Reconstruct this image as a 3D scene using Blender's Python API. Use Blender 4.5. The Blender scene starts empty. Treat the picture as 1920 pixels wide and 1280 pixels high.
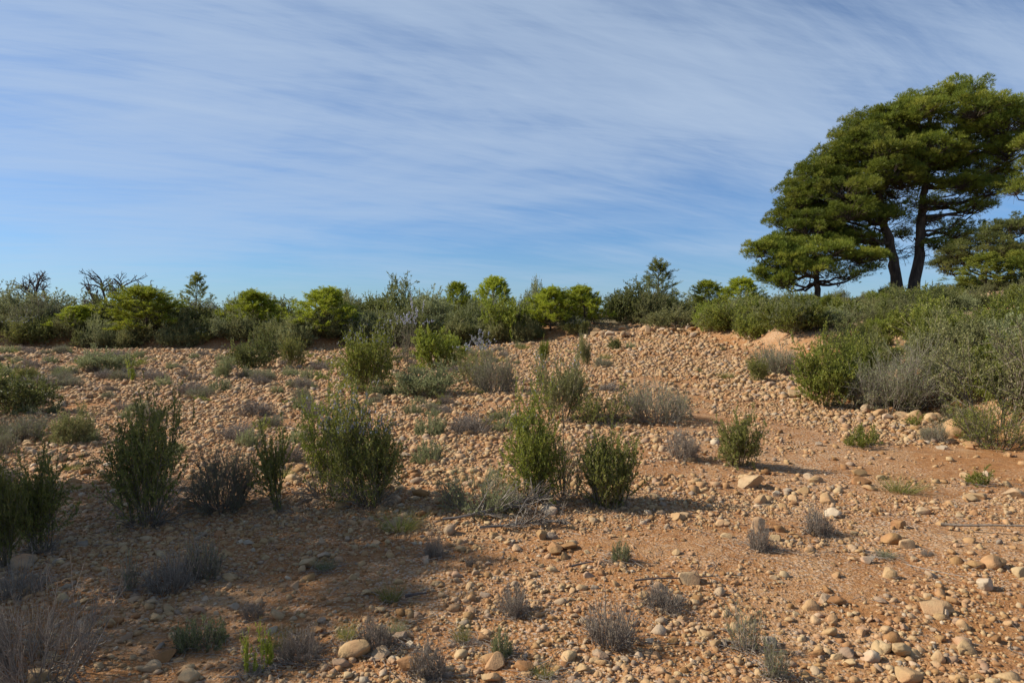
import bpy, bmesh, math, random
import numpy as np
from mathutils import Vector, Matrix

S = bpy.context.scene
COL = S.collection
RNG = np.random.default_rng(11)
random.seed(5)
R = math.radians

# ------------------------------------------------------------------ noise
def _hash(ix, iy, seed):
    h = (ix.astype(np.int64) * 374761393 + iy.astype(np.int64) * 668265263 + seed * 982451653) & 0xFFFFFFFF
    h = ((h ^ (h >> 13)) * 1274126177) & 0xFFFFFFFF
    h = h ^ (h >> 16)
    return (h & 0xFFFFFF) / float(0xFFFFFF)

def vnoise(x, y, scale, seed=0):
    x = np.asarray(x, float) / scale
    y = np.asarray(y, float) / scale
    ix = np.floor(x); iy = np.floor(y)
    fx = x - ix; fy = y - iy
    fx = fx * fx * (3 - 2 * fx); fy = fy * fy * (3 - 2 * fy)
    ix = ix.astype(np.int64); iy = iy.astype(np.int64)
    a = _hash(ix, iy, seed); b = _hash(ix + 1, iy, seed)
    c = _hash(ix, iy + 1, seed); d = _hash(ix + 1, iy + 1, seed)
    return (a * (1 - fx) + b * fx) * (1 - fy) + (c * (1 - fx) + d * fx) * fy - 0.5

def sstep(a, b, x):
    t = np.clip((x - a) / (b - a), 0, 1)
    return t * t * (3 - 2 * t)

# ------------------------------------------------------------------ terrain
def edge_y(x):                       # where the stony field stops and the bank starts
    return 32.0 + 1.6 * vnoise(x, x * 0 + 3.3, 5.0, 4) + 0.6 * vnoise(x, x * 0, 1.7, 5)

def border_x(y):                     # foot of the hillside along the right of the track
    return 6.0 + (np.clip(y, 2, 60) - 8.5) * 0.09 + 1.1 * vnoise(y, y * 0 + 8.0, 4.0, 7)

def zt(x, y):
    x = np.asarray(x, float); y = np.asarray(y, float)
    yy = np.maximum(y, 0.5)
    u = x / yy
    a = np.interp(u, [-0.75, -0.3, 0.0, 0.1, 0.19, 0.3, 0.6], [0.42, 0.22, 0.50, 0.85, 1.12, 1.15, 1.1])
    t = np.clip((y - 8) / 24.0, 0, 1.0)
    z = a * t ** 1.5
    e = edge_y(x)
    top = np.interp(u, [-0.72, -0.3, 0.0, 0.15, 0.3, 0.45], [1.90, 1.92, 1.98, 2.02, 1.75, 1.3])
    bank = np.interp(u, [-0.7, -0.2, 0.05, 0.15], [0.62, 0.45, 0.3, 0.02])
    up = sstep(0, 1.6, y - e) * bank
    ramp = np.clip((y - e) / 12.0, 0, 1)
    z = z + up + (top - a - bank) * ramp * sstep(-0.5, 1.5, y - e)
    z = z - np.clip(y - 47, 0, 80) * 0.07
    d = x - border_x(y)
    dd = np.clip(d, 0, 70)
    cut = 0.35 + 0.35 * np.exp(-((y - 22.5) / 2.5) ** 2)
    hill = cut * sstep(-0.1, 1.3, d + 0.4 * vnoise(x, y, 0.9, 31)) + 0.096 * dd
    z = z + hill * sstep(2, 7, y)
    amp = 0.05 + 0.10 * sstep(12, 30, y)
    z = z + amp * vnoise(x, y, 2.3, 1) + 0.045 * vnoise(x, y, 0.8, 2) + 0.02 * vnoise(x, y, 0.33, 3)
    return z

# ------------------------------------------------------------------ camera
FPX = 1333.0
PITCH = math.atan(40 / FPX)
CAM = np.array([0.0, 0.0, 1.6])
def ray(u, v):
    dx = (u - 960) / FPX; dz = -(v - 640) / FPX
    c, s = math.cos(PITCH), math.sin(PITCH)
    d = np.array([dx, c + dz * s, dz * c - s])
    return d / np.linalg.norm(d)
def at(u, v, ymax=70):
    d = ray(u, v)
    t = 1.5
    while t < ymax:
        p = CAM + d * t
        if p[2] <= zt(p[0], p[1]):
            lo, hi = t - 0.15, t
            for _ in range(12):
                m = (lo + hi) / 2; p = CAM + d * m
                if p[2] <= zt(p[0], p[1]): hi = m
                else: lo = m
            p = CAM + d * hi
            return p[0], p[1], float(zt(p[0], p[1]))
        t += 0.05 + t * 0.004
    return None
def at_depth(u, y):
    x = (u - 960) / FPX * y
    return x, y, float(zt(x, y))

# ------------------------------------------------------------------ mesh helpers
def mk_mesh(name, V, F, mat, tint=None, smooth=False):
    V = np.asarray(V, np.float32); F = np.asarray(F, np.int32)
    me = bpy.data.meshes.new(name)
    k = F.shape[1]
    me.vertices.add(len(V)); me.vertices.foreach_set("co", V.ravel())
    me.loops.add(F.size); me.loops.foreach_set("vertex_index", F.ravel())
    me.polygons.add(len(F))
    me.polygons.foreach_set("loop_start", np.arange(0, F.size, k, dtype=np.int32))
    if smooth:
        me.polygons.foreach_set("use_smooth", np.ones(len(F), dtype=bool))
    me.update(calc_edges=True)
    if tint is not None:
        tint = np.asarray(tint, np.float32)
        at_ = me.attributes.new("tint", 'FLOAT', 'POINT' if len(tint) == len(V) else 'FACE')
        at_.data.foreach_set("value", tint)
    me.materials.append(mat)
    return me

def link(name, me, parent=None):
    o = bpy.data.objects.new(name, me)
    COL.objects.link(o)
    if parent is not None: o.parent = parent
    return o

def tag(o, label=None, cat=None, group=None, kind=None):
    if label: o['label'] = label
    if cat: o['category'] = cat
    if group: o['group'] = group
    if kind: o['kind'] = kind
    return o

def nrm(a):
    return a / (np.linalg.norm(a, axis=-1, keepdims=True) + 1e-9)

def gpaths(base, d, L, n, bend, jit, rng):
    base = np.asarray(base, float); d = nrm(np.asarray(d, float))
    k = len(base); out = np.zeros((k, n, 3)); out[:, 0] = base
    step = (np.asarray(L, float) / (n - 1))[:, None] * np.ones((k, 1))
    for i in range(1, n):
        d = d + rng.normal(0, jit, (k, 3)); d[:, 2] += bend
        d = nrm(d)
        out[:, i] = out[:, i - 1] + d * step
    return out

def subs(P, m, t0, t1, L, n, spread, bend, jit, rng):
    k, npt, _ = P.shape
    par = np.repeat(np.arange(k), m)
    t = rng.uniform(t0, t1, len(par)) * (npt - 1)
    i = np.minimum(t.astype(int), npt - 2); f = (t - i)[:, None]
    a = P[par, i]; b = P[par, i + 1]
    tang = nrm(b - a)
    d = tang + spread * nrm(rng.normal(0, 1, (len(par), 3)))
    ln = rng.uniform(L[0], L[1], len(par)) * (1.25 - 0.5 * t / (npt - 1))
    return gpaths(a + (b - a) * f, d, ln, n, bend, jit, rng)

def tubes(P, r0, r1, sides=3):
    k, n, _ = P.shape
    T = np.gradient(P, axis=1); T = nrm(T)
    ref = np.array([0.31, 0.17, 0.93]); ref2 = np.array([1.0, 0.1, 0.0])
    A = np.cross(T, ref); bad = np.linalg.norm(A, axis=-1) < 0.15
    A[bad] = np.cross(T[bad], ref2)
    A = nrm(A); B = np.cross(T, A)
    r0 = np.broadcast_to(np.asarray(r0, float), (k,)); r1 = np.broadcast_to(np.asarray(r1, float), (k,))
    rad = r0[:, None] + (r1 - r0)[:, None] * np.linspace(0, 1, n)[None]
    ang = np.arange(sides) / sides * 2 * math.pi
    V = P[:, :, None] + rad[:, :, None, None] * (A[:, :, None] * np.cos(ang)[:, None] + B[:, :, None] * np.sin(ang)[:, None])
    V = V.reshape(-1, 3)
    ii = (np.arange(k)[:, None, None] * n + np.arange(n - 1)[None, :, None]) * sides
    s = np.arange(sides)[None, None]; s2 = (s + 1) % sides
    F = np.stack([ii + s, ii + s2, ii + sides + s2, ii + sides + s], -1).reshape(-1, 4)
    return V, F

def cat(parts):
    Vs, Fs, o = [], [], 0
    for V, F in parts:
        Vs.append(V); Fs.append(F + o); o += len(V)
    return np.concatenate(Vs), np.concatenate(Fs)

def along(P, m, t0, t1, rng):
    k, npt, _ = P.shape
    par = np.repeat(np.arange(k), m)
    t = rng.uniform(t0, t1, len(par)) * (npt - 1)
    i = np.minimum(t.astype(int), npt - 2); f = (t - i)[:, None]
    a = P[par, i]; b = P[par, i + 1]
    return a + (b - a) * f, nrm(b - a), par

def leaves(P, D, L, W, rng):
    n = len(P)
    D = nrm(D)
    side = nrm(np.cross(D, rng.normal(0, 1, (n, 3))))
    L = np.broadcast_to(np.asarray(L, float), (n,))[:, None]; W = np.broadcast_to(np.asarray(W, float), (n,))[:, None]
    mid = P + D * L * 0.45
    V = np.stack([P, mid + side * W / 2, P + D * L, mid - side * W / 2], 1).reshape(-1, 3)
    F = np.arange(4 * n).reshape(n, 4)
    return V, F

# ------------------------------------------------------------------ materials
def nodes(name):
    m = bpy.data.materials.new(name); m.use_nodes = True
    nt = m.node_tree; nt.nodes.clear()
    out = nt.nodes.new('ShaderNodeOutputMaterial')
    return m, nt, out
def N(nt, typ, **kw):
    n = nt.nodes.new(typ)
    for k, v in kw.items():
        if k in n.inputs: n.inputs[k].default_value = v
        else: setattr(n, k, v)
    return n
def ramp(nt, stops, fac=None, interp='LINEAR'):
    r = nt.nodes.new('ShaderNodeValToRGB'); r.color_ramp.interpolation = interp
    e = r.color_ramp.elements
    while len(e) < len(stops): e.new(0.5)
    for el, (p, c) in zip(e, stops):
        el.position = p; el.color = (*c, 1) if len(c) == 3 else c
    if fac is not None: nt.links.new(fac, r.inputs[0])
    return r
def mixc(nt, fac, a, b, blend='MIX'):
    m = nt.nodes.new('ShaderNodeMix'); m.data_type = 'RGBA'; m.blend_type = blend
    for sock, v in ((m.inputs[0], fac), (m.inputs[6], a), (m.inputs[7], b)):
        if hasattr(v, 'is_output'): nt.links.new(v, sock)
        elif isinstance(v, (int, float)): sock.default_value = v
        else: sock.default_value = (*v, 1) if len(v) == 3 else v
    return m.outputs[2]
def mathn(nt, op, a, b=0.0, clamp=False):
    m = nt.nodes.new('ShaderNodeMath'); m.operation = op; m.use_clamp = clamp
    for s, v in ((m.inputs[0], a), (m.inputs[1], b)):
        if hasattr(v, 'is_output'): nt.links.new(v, s)
        else: s.default_value = v
    return m.outputs[0]

def leaf_mat(name, cols, transl=0.4, rough=0.55, var=0.45):
    m, nt, out = nodes(name)
    a = N(nt, 'ShaderNodeAttribute', attribute_name='tint')
    n = len(cols)
    r = ramp(nt, [(i / max(1, n - 1), c) for i, c in enumerate(cols)], a.outputs['Fac'])
    oi = N(nt, 'ShaderNodeObjectInfo')
    v = mathn(nt, 'MULTIPLY_ADD', oi.outputs['Random'], var); nt.nodes[-1].inputs[2].default_value = 1 - var / 2
    hsv = N(nt, 'ShaderNodeHueSaturation'); nt.links.new(r.outputs[0], hsv.inputs['Color']); nt.links.new(v, hsv.inputs['Value'])
    p = N(nt, 'ShaderNodeBsdfPrincipled', Roughness=rough)
    p.inputs['Specular IOR Level'].default_value = 0.25
    nt.links.new(hsv.outputs[0], p.inputs['Base Color'])
    t = N(nt, 'ShaderNodeBsdfTranslucent'); nt.links.new(hsv.outputs[0], t.inputs['Color'])
    mx = N(nt, 'ShaderNodeMixShader'); mx.inputs[0].default_value = transl
    nt.links.new(p.outputs[0], mx.inputs[1]); nt.links.new(t.outputs[0], mx.inputs[2])
    nt.links.new(mx.outputs[0], out.inputs[0])
    return m

def bark_mat(name, c1, c2, scale=30.0, bump=0.3):
    m, nt, out = nodes(name)
    tc = N(nt, 'ShaderNodeTexCoord'); mp = N(nt, 'ShaderNodeMapping'); mp.inputs['Scale'].default_value = (1, 1, 0.25)
    nt.links.new(tc.outputs['Object'], mp.inputs[0])
    no = N(nt, 'ShaderNodeTexNoise', Scale=scale, Detail=5.0); nt.links.new(mp.outputs[0], no.inputs[0])
    r = ramp(nt, [(0.3, c1), (0.7, c2)], no.outputs[0])
    p = N(nt, 'ShaderNodeBsdfPrincipled', Roughness=0.9); p.inputs['Specular IOR Level'].default_value = 0.15
    nt.links.new(r.outputs[0], p.inputs['Base Color'])
    b = N(nt, 'ShaderNodeBump', Strength=bump, Distance=0.03); nt.links.new(no.outputs[0], b.inputs['Height']); nt.links.new(b.outputs[0], p.inputs['Normal'])
    nt.links.new(p.outputs[0], out.inputs[0])
    return m

STONE_RAMP = [(0.0, (0.224, 0.107, 0.038)), (0.15, (0.316, 0.179, 0.069)), (0.35, (0.398, 0.252, 0.116)), (0.55, (0.459, 0.318, 0.162)),
              (0.75, (0.408, 0.282, 0.163)), (0.87, (0.240, 0.188, 0.135)), (1.0, (0.592, 0.461, 0.302))]
def stone_mat(name, per_object):
    m, nt, out = nodes(name)
    if per_object:
        src = N(nt, 'ShaderNodeObjectInfo').outputs['Random']
    else:
        src = N(nt, 'ShaderNodeAttribute', attribute_name='tint').outputs['Fac']
    r = ramp(nt, STONE_RAMP, src)
    g = N(nt, 'ShaderNodeNewGeometry')
    n1 = N(nt, 'ShaderNodeTexNoise', Scale=22.0, Detail=6.0, Roughness=0.65); nt.links.new(g.outputs['Position'], n1.inputs[0])
    n2 = N(nt, 'ShaderNodeTexNoise', Scale=7.0, Detail=4.0); nt.links.new(g.outputs['Position'], n2.inputs[0])
    n3 = N(nt, 'ShaderNodeTexNoise', Scale=120.0, Detail=3.0); nt.links.new(g.outputs['Position'], n3.inputs[0])
    dust = ramp(nt, [(0.42, (0, 0, 0)), (0.66, (1, 1, 1))], n2.outputs[0])
    c = mixc(nt, mathn(nt, 'MULTIPLY', dust.outputs[0], 0.55), r.outputs[0], (0.44, 0.21, 0.095))
    mott = ramp(nt, [(0.3, (0.72, 0.70, 0.68)), (0.55, (1, 1, 1)), (0.75, (1.12, 1.1, 1.06))], n1.outputs[0])
    c = mixc(nt, 0.8, c, mott.outputs[0], 'MULTIPLY')
    p = N(nt, 'ShaderNodeBsdfPrincipled', Roughness=0.85); p.inputs['Specular IOR Level'].default_value = 0.2
    nt.links.new(c, p.inputs['Base Color'])
    h = mathn(nt, 'ADD', n1.outputs[0], mathn(nt, 'MULTIPLY', n3.outputs[0], 0.35))
    b = N(nt, 'ShaderNodeBump', Strength=0.55, Distance=0.012); nt.links.new(h, b.inputs['Height']); nt.links.new(b.outputs[0], p.inputs['Normal'])
    nt.links.new(p.outputs[0], out.inputs[0])
    return m

def ground_mat():
    m, nt, out = nodes('soil')
    g = N(nt, 'ShaderNodeNewGeometry')
    pos = g.outputs['Position']
    def noise(s, d=5.0, ro=0.6):
        n = N(nt, 'ShaderNodeTexNoise', Scale=s, Detail=d, Roughness=ro); nt.links.new(pos, n.inputs[0]); return n.outputs[0]
    big = noise(0.45, 4.0); mid = noise(2.2, 5.0); fine = noise(16.0, 6.0, 0.7); grit = noise(90.0, 4.0, 0.7)
    soil = ramp(nt, [(0.3, (0.23, 0.094, 0.032)), (0.5, (0.33, 0.150, 0.053)), (0.7, (0.39, 0.218, 0.098))], fine)
    patch = noise(0.9, 6.0, 0.65); streak = noise(5.5, 6.0, 0.7)
    pc = ramp(nt, [(0.50, (0, 0, 0)), (0.66, (1, 1, 1))], patch); dk = ramp(nt, [(0.32, (1, 1, 1)), (0.46, (0, 0, 0))], streak)
    sc1 = mixc(nt, mathn(nt, 'MULTIPLY', pc.outputs[0], 0.65), soil.outputs[0], (0.44, 0.27, 0.135))
    sc2 = mixc(nt, mathn(nt, 'MULTIPLY', dk.outputs[0], 0.6), sc1, (0.19, 0.085, 0.038))
    vor = N(nt, 'ShaderNodeTexVoronoi', Scale=42.0); nt.links.new(pos, vor.inputs['Vector'])
    vor2 = N(nt, 'ShaderNodeTexVoronoi', Scale=85.0); nt.links.new(pos, vor2.inputs['Vector'])
    peb = ramp(nt, [(0.0, (0.36, 0.17, 0.08)), (0.3, (0.50, 0.30, 0.16)), (0.6, (0.58, 0.41, 0.25)), (0.85, (0.44, 0.33, 0.24)), (1.0, (0.62, 0.50, 0.36))],
               N(nt, 'ShaderNodeSeparateColor').outputs[0])
    nt.links.new(vor.outputs['Color'], nt.nodes[-2].inputs[0] if nt.nodes[-2].bl_idname == 'ShaderNodeSeparateColor' else nt.nodes[-1].inputs[0])
    inside = ramp(nt, [(0.0, (1, 1, 1)), (0.42, (1, 1, 1)), (0.55, (0, 0, 0))], vor.outputs['Distance'])
    cover = mathn(nt, 'ADD', mathn(nt, 'MULTIPLY', big, 0.9), mathn(nt, 'MULTIPLY', mid, 0.7))
    cov = ramp(nt, [(0.62, (0, 0, 0)), (0.92, (1, 1, 1))], cover)
    f = mathn(nt, 'MULTIPLY', inside.outputs[0], cov.outputs[0])
    f = mathn(nt, 'MULTIPLY', f, 0.85)
    c = mixc(nt, f, sc2, peb.outputs[0])
    gr = ramp(nt, [(0.3, (0.78, 0.76, 0.74)), (0.6, (1.06, 1.06, 1.06))], grit)
    c = mixc(nt, 0.8, c, gr.outputs[0], 'MULTIPLY')
    # humus and litter under the scrub of the hillside and the bank top
    at_ = N(nt, 'ShaderNodeAttribute', attribute_name='tint')
    lit = ramp(nt, [(0.35, (0.17, 0.12, 0.07)), (0.65, (0.25, 0.21, 0.12))], fine)
    c = mixc(nt, at_.outputs['Fac'], c, lit.outputs[0])
    p = N(nt, 'ShaderNodeBsdfPrincipled', Roughness=0.95); p.inputs['Specular IOR Level'].default_value = 0.1
    nt.links.new(c, p.inputs['Base Color'])
    hh = mathn(nt, 'SUBTRACT', 1.0, vor.outputs['Distance'])
    hh = mathn(nt, 'MULTIPLY', hh, cov.outputs[0])
    hh = mathn(nt, 'ADD', hh, mathn(nt, 'MULTIPLY', mathn(nt, 'SUBTRACT', 1.0, vor2.outputs['Distance']), 0.4))
    hh = mathn(nt, 'ADD', hh, mathn(nt, 'ADD', fine, mathn(nt, 'MULTIPLY', streak, 2.0)))
    b = N(nt, 'ShaderNodeBump', Strength=0.8, Distance=0.014); nt.links.new(hh, b.inputs['Height']); nt.links.new(b.outputs[0], p.inputs['Normal'])
    nt.links.new(p.outputs[0], out.inputs[0])
    return m

M = dict(
    soil=ground_mat(), rock=stone_mat('stone', True), gravel=stone_mat('pebble', False),
    rosemary=leaf_mat('rosemary_leaf', [(0.084, 0.095, 0.024), (0.171, 0.180, 0.039), (0.271, 0.267, 0.060), (0.424, 0.331, 0.125)]),
    bright=leaf_mat('fresh_leaf', [(0.084, 0.103, 0.016), (0.177, 0.199, 0.030), (0.261, 0.270, 0.040), (0.376, 0.328, 0.081)]),
    yellow=leaf_mat('yellow_green_leaf', [(0.109, 0.141, 0.019), (0.217, 0.256, 0.029), (0.312, 0.337, 0.047), (0.392, 0.391, 0.096)]),
    olive=leaf_mat('olive_leaf', [(0.097, 0.104, 0.037), (0.200, 0.201, 0.070), (0.293, 0.281, 0.101), (0.463, 0.381, 0.184)]),
    greygreen=leaf_mat('grey_green_leaf', [(0.127, 0.145, 0.057), (0.224, 0.238, 0.098), (0.318, 0.330, 0.146), (0.469, 0.443, 0.209)]),
    dark=leaf_mat('dark_leaf', [(0.065, 0.076, 0.022), (0.129, 0.143, 0.039), (0.207, 0.216, 0.056), (0.323, 0.296, 0.095)]),
    pine=leaf_mat('pine_needle', [(0.064, 0.084, 0.014), (0.141, 0.173, 0.022), (0.229, 0.245, 0.031), (0.329, 0.297, 0.051)], transl=0.38),
    ypine=leaf_mat('young_pine_needle', [(0.139, 0.171, 0.017), (0.276, 0.323, 0.026), (0.403, 0.422, 0.038), (0.505, 0.486, 0.072)], transl=0.42),
    dry=leaf_mat('dry_twig', [(0.128, 0.101, 0.076), (0.217, 0.175, 0.134), (0.306, 0.253, 0.198), (0.422, 0.354, 0.274)], transl=0.1),
    straw=leaf_mat('straw', [(0.22, 0.17, 0.09), (0.33, 0.27, 0.15), (0.42, 0.35, 0.21)], transl=0.2),
    flower=leaf_mat('pale_lilac_petal', [(0.26, 0.26, 0.32), (0.36, 0.36, 0.43), (0.46, 0.47, 0.55)], transl=0.3),
    twig=bark_mat('twig_bark', (0.12, 0.09, 0.065), (0.24, 0.19, 0.145), 60),
    bark=bark_mat('pine_bark', (0.045, 0.032, 0.025), (0.135, 0.098, 0.075), 7, 0.8),
    dead=bark_mat('dead_wood', (0.055, 0.042, 0.038), (0.15, 0.12, 0.105), 20),
    grey_wood=bark_mat('weathered_wood', (0.26, 0.22, 0.18), (0.45, 0.39, 0.32), 40),
)

# ------------------------------------------------------------------ ground sheet
def graded(lo, hi, fine, near):
    pts = [0.0]; s = fine
    while pts[-1] < hi:
        if pts[-1] > near: s *= 1.05
        pts.append(pts[-1] + min(s, 40))
    q = [0.0]; s = fine
    while q[-1] > lo:
        if q[-1] < -near: s *= 1.05
        q.append(q[-1] - min(s, 40))
    return np.array(sorted(set(q[1:] + pts)))
xs = graded(-900, 900, 0.13, 9); ys = np.concatenate([np.linspace(-60, 1.9, 40), 2 + graded(-0.01, 1500, 0.09, 11)[1:]])
# keep bank rows fine enough
ys = np.unique(np.concatenate([ys, np.arange(13, 48, 0.28)]))
X, Y = np.meshgrid(xs, ys)
Z = zt(X, Y)
nx, ny = len(xs), len(ys)
V = np.stack([X, Y, Z], -1).reshape(-1, 3)
i = (np.arange(ny - 1)[:, None] * nx + np.arange(nx - 1)[None]).ravel()
F = np.stack([i, i + 1, i + nx + 1, i + nx], 1)
d_ = X - border_x(Y)
lit = np.maximum(sstep(1.2, 3.5, d_ + 2.0 * vnoise(X, Y, 1.7, 41)) * sstep(3, 6, Y), sstep(1.5, 4.0, Y - edge_y(X) + 2.5 * vnoise(X, Y, 1.9, 42)))
lit = np.clip(lit * (0.75 + 0.8 * vnoise(X, Y, 3.0, 43)), 0, 1)
gme = mk_mesh('ground', V, F, M['soil'], lit.ravel(), True)
tag(link('ground', gme), 'stony reddish soil of the field, its bank and the hillside', kind='structure')

# ------------------------------------------------------------------ stones
def ico(sub):
    bm = bmesh.new(); bmesh.ops.create_icosphere(bm, subdivisions=sub, radius=1.0)
    bm.verts.ensure_lookup_table()
    V = np.array([v.co[:] for v in bm.verts]); F = np.array([[v.index for v in f.verts] for f in bm.faces]); bm.free()
    return V, F
ICO = {k: ico(k) for k in (1, 2, 4)}
def rock_shape(sub, seed, cuts=5, rough=0.16):
    rng = np.random.default_rng(seed)
    V, F = ICO[sub]
    V = V.copy()
    r = np.ones(len(V))
    for k in range(7):
        d = nrm(rng.normal(0, 1, 3)); fr = rng.uniform(1.2, 3.2)
        r += rough * rng.uniform(0.3, 1) / (0.5 + 0.5 * fr) * np.sin(V @ d * fr + rng.uniform(0, 6.28))
    if sub >= 4:
        for k in range(10):
            d = nrm(rng.normal(0, 1, 3)); fr = rng.uniform(6, 16)
            r += 0.09 / fr * np.sin(V @ d * fr + rng.uniform(0, 6.28)) * (1 + np.sin(V @ nrm(rng.normal(0, 1, 3)) * 4))
    if sub <= 2: r = r + rng.normal(0, 0.09, len(V))
    V = V * r[:, None]
    for k in range(cuts):
        n = nrm(rng.normal(0, 1, 3)); c = rng.uniform(0.42, 0.82)
        ov = np.maximum(0, V @ n - c)
        V = V - ov[:, None] * n * 0.95
    V = V - (V.max(0) + V.min(0)) / 2
    V /= np.abs(V).max(0)
    s = np.array([1.0, rng.uniform(0.62, 0.92), rng.uniform(0.42, 0.75)])
    return V * s, F

def tint_at(x, y, n, rng):
    t = rng.beta(1.5, 1.6, n)
    return np.clip(t, 0, 1)

def stone_cover(x, y):
    """0..1, how stony the ground is"""
    c = 0.60 + 0.75 * vnoise(x, y, 1.6, 21) + 0.6 * vnoise(x, y, 0.5, 22) + 0.06 * sstep(6, 10, y)
    track = np.exp(-((x - (2.2 + 0.10 * y)) / 1.5) ** 2) * sstep(3, 7, y) * (1 - sstep(20, 28, y))
    c = c - 0.12 * track
    c = c - 0.16 * sstep(-0.1, 0.25, x / np.maximum(y, 1)) * (1 - sstep(10, 14, y))
    c = c - 0.40 * sstep(0.6, 2.6, x - 0.26 * y) * (1 - sstep(9.5, 12, y))
    c = c + 0.35 * np.exp(-((x - border_x(y) + 0.9) / 0.8) ** 2) * sstep(8, 10, y)
    e = edge_y(x)
    c = c * (1 - 0.8 * sstep(-0.2, 1.0, y - e) * (1 - np.exp(-((x - 6.2) / 2.2) ** 2)))
    c = c * (1 - 0.78 * sstep(0.1, 1.2, x - border_x(y)))
    c = c * (1 - 0.75 * np.exp(-(((x - 7.6) / 0.8) ** 2 + ((y - 22.5) / 2.2) ** 2)))
    return np.clip(c, 0.03, 1.0)

def scatter(n, y0, y1, rng, margin=1.8):
    y = np.sqrt(rng.uniform(y0 ** 2, y1 ** 2, n))
    x = rng.uniform(-1, 1, n) * (0.74 * y + margin)
    k = rng.uniform(0, 1, n) < stone_cover(x, y)
    return x[k], y[k]

gparts_V, gparts_F, gparts_T, off = [], [], [], 0
def gravel(n, y0, y1, smed, smin, smax, sub, seed, sig=0.42):
    global off
    rng = np.random.default_rng(seed)
    x, y = scatter(n, y0, y1, rng)
    z = zt(x, y)
    s = np.clip(np.exp(rng.normal(math.log(smed), sig, len(x))), smin, smax) / 2
    which = rng.integers(0, 10, len(x))
    rot = rng.uniform(0, 6.283, len(x)); tilt = rng.normal(0, 0.35, len(x)); tilt2 = rng.normal(0, 0.35, len(x))
    tint = tint_at(x, y, len(x), rng)
    for w in range(10):
        k = np.where(which == w)[0]
        if len(k) == 0: continue
        PV, PF = rock_shape(sub, 900 + w, 8 + w % 6, 0.3)
        a, b, c2 = rot[k], tilt[k], tilt2[k]
        ca, sa, cb, sb, cc, sc_ = np.cos(a), np.sin(a), np.cos(b), np.sin(b), np.cos(c2), np.sin(c2)
        Rz = np.zeros((len(k), 3, 3)); Rz[:, 0, 0] = ca; Rz[:, 0, 1] = -sa; Rz[:, 1, 0] = sa; Rz[:, 1, 1] = ca; Rz[:, 2, 2] = 1
        Rx = np.zeros_like(Rz); Rx[:, 0, 0] = 1; Rx[:, 1, 1] = cb; Rx[:, 1, 2] = -sb; Rx[:, 2, 1] = sb; Rx[:, 2, 2] = cb
        Ry = np.zeros_like(Rz); Ry[:, 1, 1] = 1; Ry[:, 0, 0] = cc; Ry[:, 0, 2] = sc_; Ry[:, 2, 0] = -sc_; Ry[:, 2, 2] = cc
        Rm = Rz @ Rx @ Ry
        VV = np.einsum('nij,vj->nvi', Rm, PV) * s[k][:, None, None]
        pos = np.stack([x[k], y[k], z[k] + s[k] * 0.17], 1)
        VV = (VV + pos[:, None]).reshape(-1, 3)
        FF = (PF[None] + (np.arange(len(k)) * len(PV))[:, None, None]).reshape(-1, 3) + off
        off += len(VV)
        gparts_V.append(VV); gparts_F.append(FF); gparts_T.append(np.repeat(tint[k], len(PV)))
gravel(98000, 2.4, 6.5, 0.017, 0.008, 0.050, 1, 1, 0.45)
gravel(12500, 2.4, 6.5, 0.042, 0.025, 0.10, 2, 2, 0.38)
gravel(105000, 6.5, 13, 0.030, 0.018, 0.14, 1, 3, 0.58)
gravel(88000, 13, 22, 0.046, 0.030, 0.19, 1, 4, 0.58)
gravel(66000, 22, 36, 0.072, 0.045, 0.26, 1, 5, 0.55)
gme = mk_mesh('gravel', np.concatenate(gparts_V), np.concatenate(gparts_F), M['gravel'], np.concatenate(gparts_T))
tag(link('gravel', gme), 'loose tan and orange gravel covering the field', 'gravel', kind='stuff')
del gparts_V, gparts_F, gparts_T

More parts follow.
